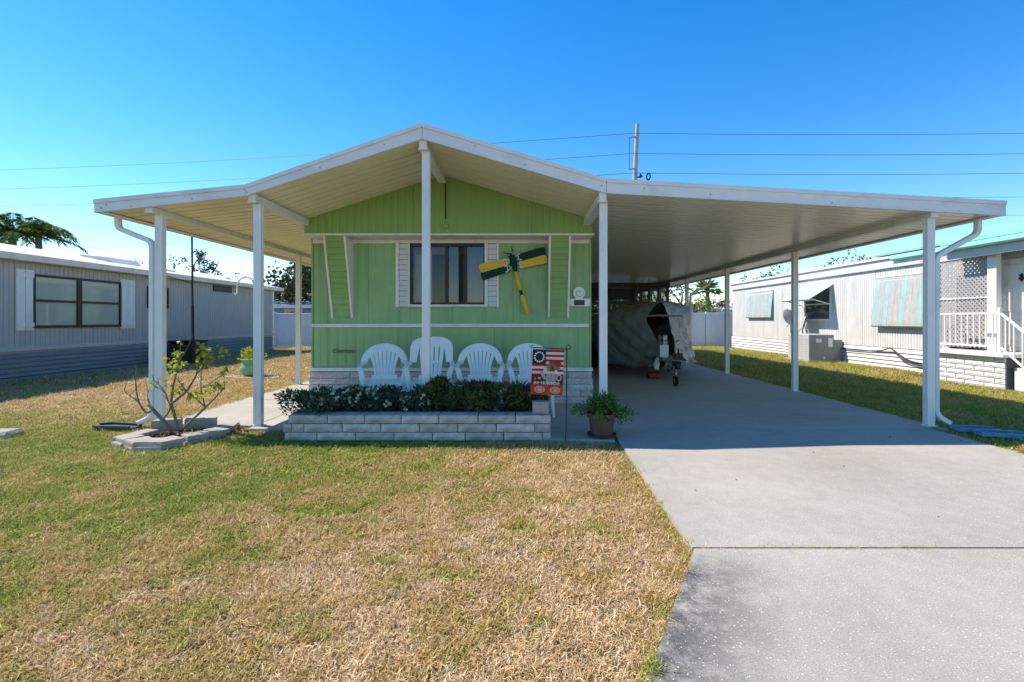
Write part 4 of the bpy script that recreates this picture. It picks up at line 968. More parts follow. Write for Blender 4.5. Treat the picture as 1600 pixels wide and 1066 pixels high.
def gwin(y0, y1, z0, z1, mull=None, rail=None):
    w = MB(); t = .05; x0, x1 = gx-.01, gx+.035
    w.box(x0,x1,y0,y0+t,z0,z1).box(x0,x1,y1-t,y1,z0,z1).box(x0,x1,y0+t,y1-t,z1-t,z1).box(x0,x1,y0+t,y1-t,z0,z0+t)
    if mull: w.box(x0,x1-.004,mull-.06,mull+.06,z0+t,z1-t)
    o = wpart('window', w, M['bronze'], gh)
    spans = [(y0+t, mull-.06),(mull+.06, y1-t)] if mull else [(y0+t, y1-t)]
    for a, b in spans:
        if rail:
            MB().box(x0,x1-.006,a,b,rail-.025,rail+.025).build('sash_rail', M['bronze'], o)
            MB().box(gx+.007,gx+.010,a,b,z0+t,rail-.025).build('pane', M['glass_clear'], o); MB().box(gx+.012,gx+.018,a,b,rail+.025,z1-t).build('pane', M['glass_clear'], o)
        else: MB().box(gx+.007,gx+.010,a,b,z0+t,z1-t).build('pane', M['glass_clear'], o)
        zz = z0+.06
        b_ = MB()
        while zz < z1-.06: b_.add([(gx+.0015,a,zz),(gx+.0015,b,zz),(gx+.0045,b,zz+.048),(gx+.0045,a,zz+.048)], [(0,1,2,3)]); zz += .05
        b_.build('blind', mat('pale_blind', (.62,.66,.55), .7, .05, 5) if 'blindm' not in M else M['blindm'], o)
    return o
M['blindm'] = mat('pale_blinds', (.85,.88,.74), .7, .05, 5)
gwin(9.93, 12.12, 1.03, 2.14, 10.98, 1.60); gwin(12.98, 13.75, 1.52, 2.1, None, 1.8)
wpart('vent', MB().box(gx-.01,gx+.03,15.75,16.75,2.13,2.33), M['black'], gh)
for (y0, y1) in ((9.60,9.95),(12.1,12.55)):
    s = wpart('shutter', MB().bbox(gx+.005,gx+.03,y0,(y0+y1)/2-.006,.985,2.215,.003).bbox(gx+.005,gx+.03,(y0+y1)/2+.006,y1,.985,2.215,.003), M['white'], gh)
    for z in (1.06, 2.06): MB().bbox(gx+.031,gx+.045,y0+.006,y1-.006,z,z+.085,.003).build('batten', M['white'], s)
bn = wthing('black_utility_box', 'black box standing against the grey home behind the sparse shrub', 'utility box', (-9.6, 13.9, LAWN))
wpart('casing', MB().bbox(-9.85,-9.25,13.6,14.3,LAWN,.56,.03), M['black'], bn); wpart('lid', MB().bbox(-9.88,-9.22,13.57,14.33,.562,.62,.02), M['black'], bn)
for k in range(5): wpart('louvre', MB().box(-9.80,-9.30,13.585,13.6,.08+.09*k,.13+.09*k), M['dkplast'], bn)
an = wthing('antenna_mast', 'thin black mast rising in front of the grey home', 'mast', (UX(301,13.4),13.4,LAWN))
wpart('mast', MB().tube([(UX(302,13.4),13.4,LAWN),(UX(301,13.4),13.4,1.6)], .035, 8).tube([(UX(301,13.4),13.4,1.6),(UX(299.5,13.4),13.4,4.2)], .025, 8), M['black'], an, True)
wpart('bracket', MB().tube([(UX(301,13.4),13.4,2.2),(gx+.2,13.2,2.45)], .012, 6), M['black'], an)

# ------------------------------------------------------------------ white mobile home on the right
wx = 9.3; GL = LAWN
wh = wthing('white_mobile_home', 'weathered white mobile home with striped window awnings on the right lot', 'mobile home', (wx, 14, 0))
for k in range(13):
    y0 = 5.2+1.25*k; wpart('siding_panel', side_sheet(wx, y0, y0+1.247, .50, 2.52, .083, .014, .012, -1), M['white_siding'], wh)
wpart('wall_core', MB().box(wx+.02, wx+4.2, 5.2, 21.45, .1, 2.6), M['white_siding'], wh)
wpart('upper_band', side_sheet(wx-.05, 5.2, 21.5, 2.53, 2.74, .30, .01, .008, -1), M['white_siding'], wh)
wpart('band_lip', MB().box(wx-.054, wx+.02, 5.2, 21.5, 2.505, 2.529), M['grey_trim'], wh)
wpart('roof', MB().prism([(wx-.10,2.741),(wx-.10,2.80),(wx+2.1,2.98),(wx+4.3,2.80),(wx+4.3,2.741)], 1, 5.1, 21.6), M['white'], wh)
for k in range(5):
    z = GL+.02+.102*k
    wpart('skirting_board', MB().prism([(wx+.03,z),(wx-.035,z+.008),(wx-.02,z+.07),(wx-.004,z+.094),(wx+.03,z+.094)], 1, 9.2, 21.48), M['white_siding'], wh)
wpart('skirt_backing', MB().box(wx+.03, wx+.06, 9.2, 21.4, GL, .5), M['mortar'], wh)
def awning(y0, y1, zt_, zb_, out, seq, lip=.12):
    t = wpart('awning', MB().tube([(wx-.012,y0,zt_),(wx-.012,y1,zt_)], .018, 6), M['grey_trim'], wh)
    n = len(seq); 
    for i, s in enumerate(seq):
        a, b = y0+(y1-y0)*i/n, y0+(y1-y0)*(i+1)/n-.004
        pts = [(wx-.02,zt_),(wx-out,zb_+lip),(wx-out-.004,zb_+.03),(wx-out*.82,zb_),(wx-out*.8,zb_+.006),(wx-out+.008,zb_+.034),(wx-out+.012,zb_+lip-.004),(wx-.02,zt_-.012)]
        MB().prism(pts, 1, a, b).build('awning_slat', M[s], t)
    return t
awning(17.95, 19.95, 2.30, 1.27, .11, ['teal_faded','cream_slat','teal_faded','cream_slat','cream_slat','teal_faded','cream_slat','teal_faded'])
awning(14.5, 16.1, 2.26, 1.78, .72, ['teal_faded','cream_slat','teal_faded','cream_slat','teal_faded','cream_slat'], .05)
awning(10.95, 12.75, 2.28, 1.02, .15, ['cream_slat','teal_faded','cream_slat','cream_slat','teal_faded','cream_slat','cream_slat','teal_faded','cream_slat','teal_faded'])
def wwin(y0, y1, z0, z1):
    o = wpart('window', MB().box(wx-.03,wx+.02,y0,y0+.05,z0,z1).box(wx-.03,wx+.02,y1-.05,y1,z0,z1).box(wx-.03,wx+.02,y0+.05,y1-.05,z1-.05,z1).box(wx-.03,wx+.02,y0+.05,y1-.05,z0,z0+.05).box(wx-.028,wx+.02,y0+.05,y1-.05,(z0+z1)/2-.02,(z0+z1)/2+.02), M['white'], wh)
    MB().box(wx-.015,wx-.008,y0+.05,y1-.05,z0+.05,z1-.05).build('pane', M['glass'], o)
wwin(18.05,19.85,1.3,2.22); wwin(14.6,15.95,1.18,2.2); wwin(11.05,12.65,1.06,2.2)
wpart('awning_arm', MB().tube([(wx-.02,14.55,1.65),(wx-.66,14.55,1.84)], .014, 6).tube([(wx-.02,16.05,1.65),(wx-.66,16.05,1.84)], .014, 6), M['white'], wh)
for dz in (0, .06): wpart('cable', MB().tube(smooth_path([(wx-.06,16,.42),(wx-.06,13.6,.37),(wx-.06,12.6,.40),(wx-.12,12.1,.49),(wx-.10,11.85,.36-dz),(wx-.07,11.5,.22-dz),(wx-.07,10.6,.16-dz)], 30), .014, 6), M['black'], wh, True)
# front roof extension with mint edge, door, lattice, porch
wpart('mint_edge', MB().prism([(wx-.10,2.66),(wx-.14,2.70),(wx-.14,2.78),(wx+.4,2.81),(wx+.4,2.66)], 1, 9.98, 12.1), M['teal'], wh)
wpart('mint_edge', MB().prism([(wx-.12,2.83),(wx-.13,2.88),(wx+.4,2.93),(wx+.4,2.83)], 1, 9.98, 12.7), M['teal'], wh)
wpart('mint_edge', MB().prism([(8.58,2.585),(8.55,2.61),(8.55,2.675),(8.60,2.70),(wx+.4,2.76),(wx+.4,2.585)], 1, 5.0, 9.975), M['teal'], wh)
wpart('mint_edge', MB().prism([(8.58,2.705),(8.57,2.765),(wx+.4,2.86),(wx+.4,2.765)], 1, 5.0, 9.975), M['teal'], wh)
wpart('porch_fascia', MB().box(8.70,8.74,5.0,9.97,2.42,2.583), M['grey_trim'], wh)
dr = wpart('door', MB().bbox(wx-.035,wx-.005,8.45,9.45,.60,2.36,.006), M['white'], wh)
MB().box(wx-.03,wx+.0,9.46,9.56,.58,2.44).box(wx-.03,wx,8.34,8.44,.58,2.44).box(wx-.03,wx,8.441,9.459,2.365,2.44).build('door_frame', M['grey_trim'], dr)
for (a, b, c, d_) in ((8.55,8.9,1.95,2.25),(9.0,9.35,1.95,2.25),(8.55,8.9,1.35,1.85),(9.0,9.35,1.35,1.85),(8.55,8.9,.7,1.2),(9.0,9.35,.7,1.2)):
    MB().bbox(wx-.046,wx-.03,a,b,c,d_,.012).build('door_panel', M['white'], dr)
hx = wx-.05
MB().lathe([(0,-.08),(.02,-.05),(.045,-.01),(.02,.02),(.035,.05),(0,.09)], 8, (hx,9.0,1.98)).tube([(hx,8.95,1.98),(hx,8.62,1.985)], .022, 6).build('door_ornament', M['black'], dr)
po = wthing('brick_porch', 'small porch with white block base, railing and lattice screen at the white home', 'porch', (8.9, 9.5, GL))
pX = 8.55
for c in range(6):
    y = 8.6 - (.2 if c % 2 else 0)
    while y < 9.98:
        a, b = max(8.6, y), min(9.98, y+.395)
        if b-a > .05: block(b-a-.014, .084, .09, 'block_white', po, Vector((pX, (a+b)/2, GL+.005+.0955*c))-Vector(po.location), R(-90), 'brick')
        y += .395
wpart('porch_core', MB().box(pX+.03, wx-.04, 8.6, 9.97, GL, .525).box(8.92, wx-.045, 9.975, 10.5, GL, .52), M['mortar'], po)
wpart('deck', MB().bbox(pX-.09, wx-.04, 8.55, 10.03, .53, .60, .01).box(8.9, wx-.045, 10.032, 10.52, .53, .598), M['white'], po)
lat = MB(); ly0, ly1, lz0, lz1, lx = 9.38, 10.45, .66, 2.44, 9.0
def clip_line(c, s):
    pts = []
    for y in (ly0, ly1):
        z = s*(y-ly0)+c
        if lz0 <= z <= lz1: pts.append((y, z))
    for z in (lz0, lz1):
        y = (z-c)/s+ly0
        if ly0 < y < ly1: pts.append((y, z))
    return pts[:2] if len(pts) >= 2 else None
for s in (1, -1):
    c = lz0-1.2
    while c < lz1+1.2:
        q = clip_line(c, s)
        if q: lat.sweep([(lx-.006*s, q[0][0], q[0][1]), (lx-.006*s, q[1][0], q[1][1])], .036, .007, (1,0,0))
        c += .094
wpart('lattice', lat, M['lattice'], po)
wpart('lattice_frame', MB().bbox(lx-.03,lx+.03,ly0-.05,ly0,.60,2.48).bbox(lx-.03,lx+.03,ly1,ly1+.05,.60,2.48).bbox(lx-.03,lx+.03,ly0,ly1,2.44,2.48).bbox(lx-.028,lx+.028,ly0,ly1,1.62,1.65), M['white'], po)
wpart('porch_post', MB().bbox(lx-.10,lx+.0,9.12,9.30,.60,2.64), M['white'], po)
for y in (8.72, 9.97): wpart('rail_post', MB().bbox(pX+.0,pX+.05,y-.025,y+.025,.60,1.42), M['white'], po)
for z in (.70, 1.30): wpart('rail', MB().bbox(pX+.005,pX+.045,8.745,9.945,z,z+.035,.004), M['white'], po)
y = 8.85
while y < 9.92: wpart('baluster', MB().bbox(pX+.014,pX+.036,y-.011,y+.011,.736,1.299,.002), M['white'], po); y += .125
wpart('stair_rail', MB().sweep([(pX+.025,8.69,1.31),(pX+.025,7.95,.70)], .04, .035, (0,0,1)).sweep([(pX+.025,8.69,.70),(pX+.025,7.95,.09)], .03, .03, (0,0,1)), M['white'], po)
for k in range(5):
    t = (k+.5)/5; x = pX+.025; yy = 8.69-.74*t
    wpart('baluster', MB().box(x-.01,x+.01,yy-.01,yy+.01,.69-.60*t,1.30-.61*t), M['white'], po)
wpart('rail_post', MB().bbox(pX+.0,pX+.05,7.90,7.95,GL,.80), M['white'], po)
for k in range(2): wpart('step', MB().bbox(pX+.10,wx-.04,8.28-.3*k,8.545-.3*k-.005,GL,.36-.18*k), M['block_white'], po)
bx = wthing('window_unit', 'dark round-topped fan unit half hidden behind the porch lattice', 'fan unit', (9.15, 10.1, .6))
wpart('casing', MB().prism([(9.85,.63),(10.4,.63),(10.4,1.02),(10.3,1.10),(9.95,1.10),(9.85,1.02)], 0, 9.08, 9.22), M['acdark'], bx); wpart('foot', MB().box(9.1,9.2,9.9,10.0,.6,.63).box(9.1,9.2,10.25,10.35,.6,.63), M['black'], bx)
# air conditioner, dishes
ay = 14.0; ax0, ax1 = UX(1264,ay), UX(1303,ay)
ac = wthing('air_conditioner', 'grey air conditioning unit standing in front of the white home', 'air conditioner', (ax0, ay, GL))
cs = wpart('casing', MB().bbox(ax0,ax1,ay+.006,ay+1.1,.03,.78,.012), M['acgrey'], ac)
MB().box(ax0+.004,ax1-.004,ay-.004,ay+.005,.05,.76).build('painted_front_shade', M['acdark'], cs)  # dark sheet paints the shade on the front face of the casing
for (a, b, c, d_) in ((.2,.36,.55,.66),(.55,.68,.42,.68),(.42,.47,.07,.14)): MB().box(ax0+a,ax0+b,ay-.008,ay-.0045,c,d_).build('sticker', M['sticker'], cs)
for k in range(8): MB().box(ax0-.007,ax0-.001,ay+.1,ay+1.0,.14+.07*k,.17+.07*k).build('grille_bar', M['grey_trim'], cs)
wpart('pad', MB().bbox(ax0-.08,ax1+.08,ay-.08,ay+1.2,GL,.028), M['paver'], ac); wpart('duct', MB().bbox(ax1+.03,wx-.04,ay+.05,ay+.9,GL,.62), M['acdark'], ac)
def dish(label, x, y, z, rz, r):
    t = thing('satellite_dish', label, 'satellite dish', (x, y, GL), 0, 'satellite dishes by the white home')
    MB().tube([(0,0,0),(0,0,z-GL)], .025, 8).build('pole', M['galv'], t)
    o = MB().lathe([(0,.0),(r*.5,-.02),(r,-.075),(r+.006,-.07),(r*.5,-.008),(0,.012)], 24).build('reflector', M['acgrey'], t, True); o.location = (0,0,z-GL); o.rotation_euler = (R(75), 0, rz)
    o = MB().tube([(0,-.0,-.3),(.0,.25,-.45)], .012, 6).build('feed_arm', M['galv'], t); o.location = (0,0,z-GL+.1)
dish('grey oval satellite dish right of the second carport post', UX(1254,15.6), 15.6, 1.16, R(-125), .30)
dish('satellite dish tilted edge-on left of the second carport post', UX(1236,15.9), 15.9, 1.32, R(20), .26)

# ------------------------------------------------------------------ fences and far houses
def fence(label, x0, x1, y, ztop_, w=1.85):
    t = wthing('vinyl_fence', label, 'fence', ((x0+x1)/2, y, GL)); x = x0
    while x < x1-.1:
        e = min(x+w, x1)
        wpart('post', MB().bbox(x-.06,x+.06,y-.06,y+.06,GL,ztop_+.07), M['fence'], t)
        o = MB(); q = x+.062
        while q < e-.07:
            r_ = min(q+.152, e-.062); o.box(q, r_-.008, y-.015+.004, y+.015, GL+.05, ztop_-.03); q += .152
        o.box(x+.061, e-.061, y-.006, y+.006, GL+.05, ztop_-.05)
        p = wpart('board_panel', o, M['fence'], t); MB().bbox(x+.061,e-.061,y-.03,y+.03,ztop_-.03,ztop_+.02).build('top_rail', M['fence'], p); x = e
    return t
fence('white vinyl privacy fence at the back left, behind the grey home', -17, -3.2, 22.6, 1.48)
fence('white vinyl privacy fence at the back right, behind the boat', 1.2, 14, 22.6, 1.50)
def house(label, x0, x1, y, d, zw, zr, wm, rm_):
    t = wthing('far_house', label, 'house', ((x0+x1)/2, y, 0), 'houses beyond the back fences')
    wpart('wall', MB().box(x0,x1,y,y+d,GL,zw), M[wm], t)
    r_ = wpart('roof', MB().prism([(y-.5,zw-.12),(y+d/2,zr),(y+d+.5,zw-.12),(y+d+.5,zw-.2),(y+d/2,zr-.12),(y-.5,zw-.2)], 0, x0-.5, x1+.5), M[rm_], t)
    MB().box(x0-.52,x1+.52,y-.56,y-.51,zw-.24,zw-.04).build('fascia', M['white'], r_)
    n = int((x1-x0)/3)
    for k in range(n):
        xa = x0+1+3*k; w_ = wpart('window', MB().box(xa,xa+1.1,y-.05,y+.02,1.0,2.0), M['white'], t); MB().box(xa+.06,xa+1.04,y-.06,y-.051,1.06,1.94).build('pane', M['glass'], w_)
house('blue house with a grey shingle roof behind the left fence', -15.6, -5.5, 30, 7, 2.15, 3.3, 'bluehouse', 'greyroof')
house('low pale house behind the right back fence', 8.5, 20, 33, 7, 1.75, 2.3, 'white_siding', 'shingle')

# ------------------------------------------------------------------ trees
def tree(name, label, x, y, h, cw, ch, nclump, nleaf, size, lm, trunk=.18, dens=.55, group='trees behind the houses', seed=1, z0=None):
    r = np.random.default_rng(seed); t = thing(name, label, 'tree', (x, y, GL), 0, group); tr = MB(); cz = h-ch/2
    tr.tube([(0,0,0),(r.normal()*.1,0,h*.3),(r.normal()*.2,r.normal()*.2,cz),(0,0,h*.92)], [trunk,trunk*.8,trunk*.5,trunk*.12], 8)
    P_, D = [], []
    for k in range(nclump):
        v = r.normal(size=3); v /= np.linalg.norm(v); q = r.uniform(.35,1)**.5
        c = np.array((v[0]*cw/2*q, v[1]*cw/2*q, cz+v[2]*ch/2*q)); cr = r.uniform(.10,.22)*cw*dens
        s0 = Vector((0,0,max(h*.25, c[2]-ch*.35))); m_ = s0.lerp(Vector(c), .55)+Vector((0,0,-.05*ch)); tr.tube([s0, m_, Vector(c)], [trunk*.35,trunk*.2,trunk*.06], 5)
        n = max(4, int(nleaf/nclump*r.uniform(.5,1.5))); w_ = r.normal(size=(n,3))*cr*np.array((1,1,.6)); P_.append(c+w_); D.append(w_+r.normal(size=(n,3))*cr)
    tr.build('trunk', M['bark'], t); V, Fq = leaf_quads(np.concatenate(P_), np.concatenate(D), size, .38)
    tag(np_obj('crown', V, Fq, M[lm], t), kind='stuff'); return t
tree('oak_tree', 'dense dark oak behind the blue house left of the green home', -13.6, 33, 5.2, 6.0, 4.4, 70, 9000, .26, 'oak_leaf', .3, .5, seed=3)
tree('oak_tree', 'second dark oak filling the gap beside the green home', -16.2, 36, 4.0, 4.2, 3.0, 36, 4000, .26, 'oak_leaf', .25, .5, seed=4)
tree('thin_tree', 'thin branching tree rising beside the mast over the grey roof', UX(310,31.5), 31.5, 5.75, 2.6, 2.0, 16, 700, .13, 'oak_leaf', .10, .36, seed=5)
tree('thin_tree', 'bare thin tree just right of the left corner post', UX(272,33), 33, 5.6, 2.6, 1.6, 16, 220, .12, 'oak_leaf', .08, .34, seed=6)
tree('thin_tree', 'wispy tree over the grey roof above the plant hook', UX(372,40), 40, 5.3, 3.6, 2.0, 24, 420, .15, 'oak_leaf', .08, .36, seed=7)
tree('thin_tree', 'wispy low treetop further left on the grey roof line', UX(212,41), 41, 6.5, 3, 2.0, 20, 160, .14, 'oak_leaf', .08, .3, seed=8)
tree('far_tree', 'leafy treetop above the far end of the white home', UX(1228,36), 36, 5.45, 3.6, 1.8, 16, 260, .15, 'oak_leaf', .07, .3, seed=9)
tree('far_tree', 'sparse brownish treetop over the middle of the white home', UX(1318,33), 33, 5.95, 3.0, 1.8, 16, 240, .15, 'brown_leaf', .07, .3, seed=10)
tree('far_tree', 'small sparse treetop above the white home near the second post', UX(1186,36), 36, 4.7, 2.6, 1.5, 14, 200, .15, 'oak_leaf', .07, .3, seed=11)
tree('yard_tree', 'mottled tree seen under the carport beam behind the boat', UX(1062,27), 27, 4.0, 3.4, 2.8, 34, 700, .13, 'oak_leaf', .07, .4, seed=12)
tree('yard_tree', 'bushy green tree beside the small palm over the right fence', UX(1096,33), 33, 2.9, 1.8, 1.6, 24, 1200, .14, 'palm_leaf', .10, .5, seed=13)
tree('yard_tree', 'low russet shrubby tree above the right back fence', UX(1120,36), 36, 2.6, 2.6, 1.4, 26, 1300, .15, 'oak_leaf', .10, .45, seed=14)
tree('yard_tree', 'green tree seen through the screened room', 4.0, 27, 4.6, 6.0, 4.4, 50, 5200, .22, 'palm_leaf', .2, .5, seed=15)
def palm(label, x, y, h, L_, nf, nl, seed, fan=False, droop=1.0, leaf=.55):
    r = np.random.default_rng(seed); t = thing('palm_tree', label, 'palm tree', (x, y, GL), 0, 'palms behind the houses')
    MB().tube([(0,0,0),(.1,0,h*.5),(0,0,h)], [.2,.16,.13], 10).build('trunk', M['bark'], t); rac = MB(); P_, D, S = [], [], []
    for k in range(nf):
        a = 2*math.pi*k/nf+r.uniform(-.25,.25); el = r.uniform(0,1.4); LL = L_*r.uniform(.8,1.1); d0 = np.array((math.cos(a)*math.cos(el), math.sin(a)*math.cos(el), math.sin(el)))
        pts = [np.array((0,0,h))+d0*LL*s+np.array((0,0,-droop*LL*.62*s*s)) for s in np.linspace(0,1,10)]; rac.tube([tuple(p) for p in pts], [.03-.0027*i for i in range(10)], 4)
        for j in range(nl):
            s = (.12+.88*j/nl) if not fan else .6; i0 = min(8, int(s*9)); p = pts[i0]+(pts[i0+1]-pts[i0])*(s*9-i0); tg = pts[i0+1]-pts[i0]; tg /= np.linalg.norm(tg)
            sd = np.cross(tg, (0,0,1)); sd /= max(1e-6, np.linalg.norm(sd))
            if fan: an = r.uniform(-1.3,1.3); P_.append(p); D.append(tg*math.cos(an)+sd*math.sin(an)+np.array((0,0,-.15)))
            else:
                for sg in (-1,1): P_.append(p); D.append(sd*sg*.8+tg*.55+np.array((0,0,-.75*droop))+r.normal(size=3)*.12)
    rac.build('frond_rib', M['palm_leaf'], t); V, Fq = leaf_quads(np.array(P_), np.array(D), L_*leaf*.5, .022 if not fan else .05, .2, .2)
    tag(np_obj('fronds', V, Fq, M['palm_leaf'], t), kind='stuff')
palm('feathery palm crown rising behind the left end of the grey home', UX(20,24), 24, 5.5, 2.0, 26, 40, 21, droop=.7, leaf=.42)
palm('second feathery palm crown arching right over the grey roof', UX(60,25), 25, 5.65, 1.8, 20, 40, 22, droop=.8, leaf=.45)
palm('small fan palm over the right back fence', UX(1105,34), 34, 3.3, 1.0, 40, 16, 23, True, .5, 1.0)

# ------------------------------------------------------------------ utility pole and lines
yu = 32.0
up = wthing('utility_pole', 'weathered wooden utility pole rising behind the carport roof', 'utility pole', (UX(992,yu), yu, GL))
wpart('pole', MB().tube([(UX(991,yu),yu,GL),(UX(992,yu),yu,UZ(282,yu)),(UX(996,yu),yu,UZ(194,yu))], [.2,.16,.125], 12), M['wood_pole'], up, True)
for py in (214.5, 264): wpart('standoff_arm', MB().tube([P(993,py-1,yu),P(983.5,py+1,yu-.5)], .055, 8), M['wood_pole'], up)
wpart('drop_wire', MB().tube([P(983.5,215,yu-.5),P(983,265,yu-.5)], .018, 5), M['wire'], up)
wpart('bracket', MB().tube([P(994,278,yu),P(1004,275,yu-.2)], .05, 6).tube([P(1001,272,yu-.2),P(1001,278,yu-.2)], .06, 6), M['black'], up)
wpart('coil', MB().tube([(UX(1012,yu)+.12*math.cos(a)+.02*math.sin(a), yu-.2, UZ(277.5,yu)+.21*math.sin(a)) for a in np.linspace(0,6.3,16)], .045, 6), M['black'], up, True)
for i, (yl, yr, lab) in enumerate((((265,208.5),(208.5,207),'topmost overhead line'),((295,240),(240,239),'second overhead line from the top'),((322,270.5),(270.5,269.5),'third overhead line from the top'),((357,305),(300,307),'fourth overhead line from the top'),((392,335),(332,335),'lowest overhead line, just above the roof ends'))):
    L0 = Vector(P(-60, yl[0]+3, 46)); C = Vector(P(989, yl[1], yu-.3)); R0 = Vector(P(1700, yr[1], yu-.6)); pts = []
    for k in range(13): q = L0.lerp(C, k/12); q.z -= .5*math.sin(math.pi*k/12)*.6; pts.append(q)
    for k in range(1, 9): q = C.lerp(R0, k/8); q.z -= .12*math.sin(math.pi*k/8); pts.append(q)
    o = MB().tube(pts, .014 if i < 3 else .010, 5).build('power_line', M['wire']); tag(o, lab+' strung to the wooden pole' if i < 3 else lab, 'power line', 'overhead lines')

# ------------------------------------------------------------------ lawn: tufts scattered as one object
def vnoise(p, s, seed):
    r = np.random.default_rng(seed); g = r.uniform(size=(64,64)); q = p*s; i = np.floor(q).astype(int); f = q-i; f = f*f*(3-2*f); a = i % 64; b = (i+1) % 64
    return (g[a[:,0],a[:,1]]*(1-f[:,0])+g[b[:,0],a[:,1]]*f[:,0])*(1-f[:,1])+(g[a[:,0],b[:,1]]*(1-f[:,0])+g[b[:,0],b[:,1]]*f[:,0])*f[:,1]
def fbm(p, s, seed): return (vnoise(p,s,seed)*.5+vnoise(p,s*2.1,seed+1)*.3+vnoise(p,s*4.3,seed+2)*.2)
def inpoly(p, poly):
    x, y = p[:,0], p[:,1]; c = np.zeros(len(p), bool); n = len(poly)
    for i in range(n):
        (x0,y0),(x1,y1) = poly[i], poly[(i+1)%n]
        k = ((y0 > y) != (y1 > y)) & (x < (x1-x0)*(y-y0)/((y1-y0) if y1 != y0 else 1e-9)+x0); c ^= k
    return c
def tuft(name, n, seed, curl):
    r = np.random.default_rng(seed); V = []; Fq = []; C = []
    for k in range(n):
        a = r.uniform(0, 2*math.pi); L_ = r.uniform(.018,.048)*(1.1 if curl else .9); w = r.uniform(.0018,.0038); th = r.uniform(.2,1.1) if not curl else r.uniform(.3,1.5)
        o = np.array((r.normal()*.022, r.normal()*.022, r.uniform(0,.006))); d = np.array((math.cos(a), math.sin(a), 0)); s = np.array((-d[1], d[0], 0)); p = o.copy(); b = len(V); m = 4; tw = r.uniform(-1.2,1.2); cu = r.uniform(.2,2.0); yw = r.normal()*.28
        for j in range(m+1):
            t = j/m; ww = w*(1-t*.85); an = tw*t; sv = s*math.cos(an)+np.array((0,0,1))*math.sin(an)*.6; V += [p-sv*ww, p+sv*ww]
            th2 = th+t*cu; d = d*math.cos(yw)+s*math.sin(yw); s = np.array((-d[1], d[0], 0)); p = p+(d*math.sin(th2)+np.array((0,0,1))*math.cos(th2))*L_/m; p[2] = max(p[2], .003)
        Fq += [(b+2*j, b+2*j+1, b+2*j+3, b+2*j+2) for j in range(m)]
    me = bpy.data.meshes.new(name); me.from_pydata([tuple(v) for v in V], [], Fq); return me
gm = bpy.data.materials.new('grass_blade'); gm.use_nodes = True; nt = gm.node_tree; L = nt.links; bs = nt.nodes['Principled BSDF']; bs.inputs['Roughness'].default_value = .6; bs.inputs['Specular IOR Level'].default_value = .25
a1 = nd(nt, 'ShaderNodeAttribute'); a1.attribute_type = 'INSTANCER'; a1.attribute_name = 'dry'
gi = nd(nt, 'ShaderNodeNewGeometry'); mr = nd(nt, 'ShaderNodeMapRange'); mr.inputs[3].default_value = -.27; mr.inputs[4].default_value = .27; L.new(gi.outputs['Random Per Island'], mr.inputs[0])
ad = nd(nt, 'ShaderNodeMath', operation='ADD'); L.new(a1.outputs['Fac'], ad.inputs[0]); L.new(mr.outputs[0], ad.inputs[1])
cr = nd(nt, 'ShaderNodeValToRGB'); el = cr.color_ramp.elements
for i, (p, c) in enumerate(((0,(.22,.29,.03)),(.25,(.38,.41,.06)),(.42,(.50,.45,.11)),(.6,(.62,.44,.17)),(.8,(.66,.42,.18)),(1,(.84,.67,.42)))):
    if i > 1: el.new(.5)
for i, (p, c) in enumerate(((0,(.22,.29,.03)),(.25,(.38,.41,.06)),(.42,(.50,.45,.11)),(.6,(.62,.44,.17)),(.8,(.66,.42,.18)),(1,(.84,.67,.42)))): el[i].position = p; el[i].color = (*c, 1)
L.new(ad.outputs[0], cr.inputs[0])
mv = nd(nt, 'ShaderNodeMapRange'); mv.inputs[3].default_value = .36; mv.inputs[4].default_value = 1.42
wnz = nd(nt, 'ShaderNodeTexWhiteNoise'); wnz.noise_dimensions = '1D'; L.new(gi.outputs['Random Per Island'], wnz.inputs['W']); L.new(wnz.outputs['Value'], mv.inputs[0])
vm = nd(nt, 'ShaderNodeVectorMath', operation='SCALE'); L.new(cr.outputs[0], vm.inputs[0]); L.new(mv.outputs[0], vm.inputs['Scale']); L.new(vm.outputs[0], bs.inputs['Base Color'])
tl = nd(nt, 'ShaderNodeBsdfTranslucent'); L.new(vm.outputs[0], tl.inputs[0]); ms = nd(nt, 'ShaderNodeMixShader'); ms.inputs[0].default_value = .3
L.new(bs.outputs[0], ms.inputs[1]); L.new(tl.outputs[0], ms.inputs[2]); L.new(ms.outputs[0], nt.nodes['Material Output'].inputs[0])
tufts = []
for k in range(10):
    me = tuft('grass_tuft', 24, 100+k, k >= 4); me.materials.append(gm); tufts.append(me)
def scatter(x0, x1, y0, y1, dens, scl):
    n = int((x1-x0)*(y1-y0)*dens); p = np.stack([rng.uniform(x0,x1,n), rng.uniform(y0,y1,n)], 1); return p, np.full(n, scl)
SC = [scatter(-2.6,1.1,1.2,2.6,1900,.9), scatter(-4.2,1.2,2.6,3.8,1350,1.0), scatter(-6.2,1.2,3.8,5.4,950,1.15), scatter(-10.3,-3,5.4,9,330,1.5), scatter(-10.3,-4.2,9,22.5,120,2.2),
      scatter(4.3,9.4,4.2,9,360,1.5), scatter(4.6,9.4,9,22.5,130,2.2), scatter(-9,-6.2,3.8,5.4,330,1.5), scatter(-8,-4.2,2.4,3.8,200,1.5), scatter(-14,14,22.7,29,18,3), scatter(-4.2,-2.6,1.2,2.6,300,1.0)]
p = np.concatenate([a for a, b in SC]); s = np.concatenate([b for a, b in SC])
nb_ = len(p)
def edge_pts(x0, y0, x1, y1, n, off, jit):      # tufts creeping over the slab edges and out of the joint
    t = rng.uniform(0,1,n); q = np.stack([x0+(x1-x0)*t, y0+(y1-y0)*t], 1); q[:,0] += off+np.abs(rng.normal(size=n))*jit*np.where(rng.uniform(size=n) < .5, 1, -1); return q
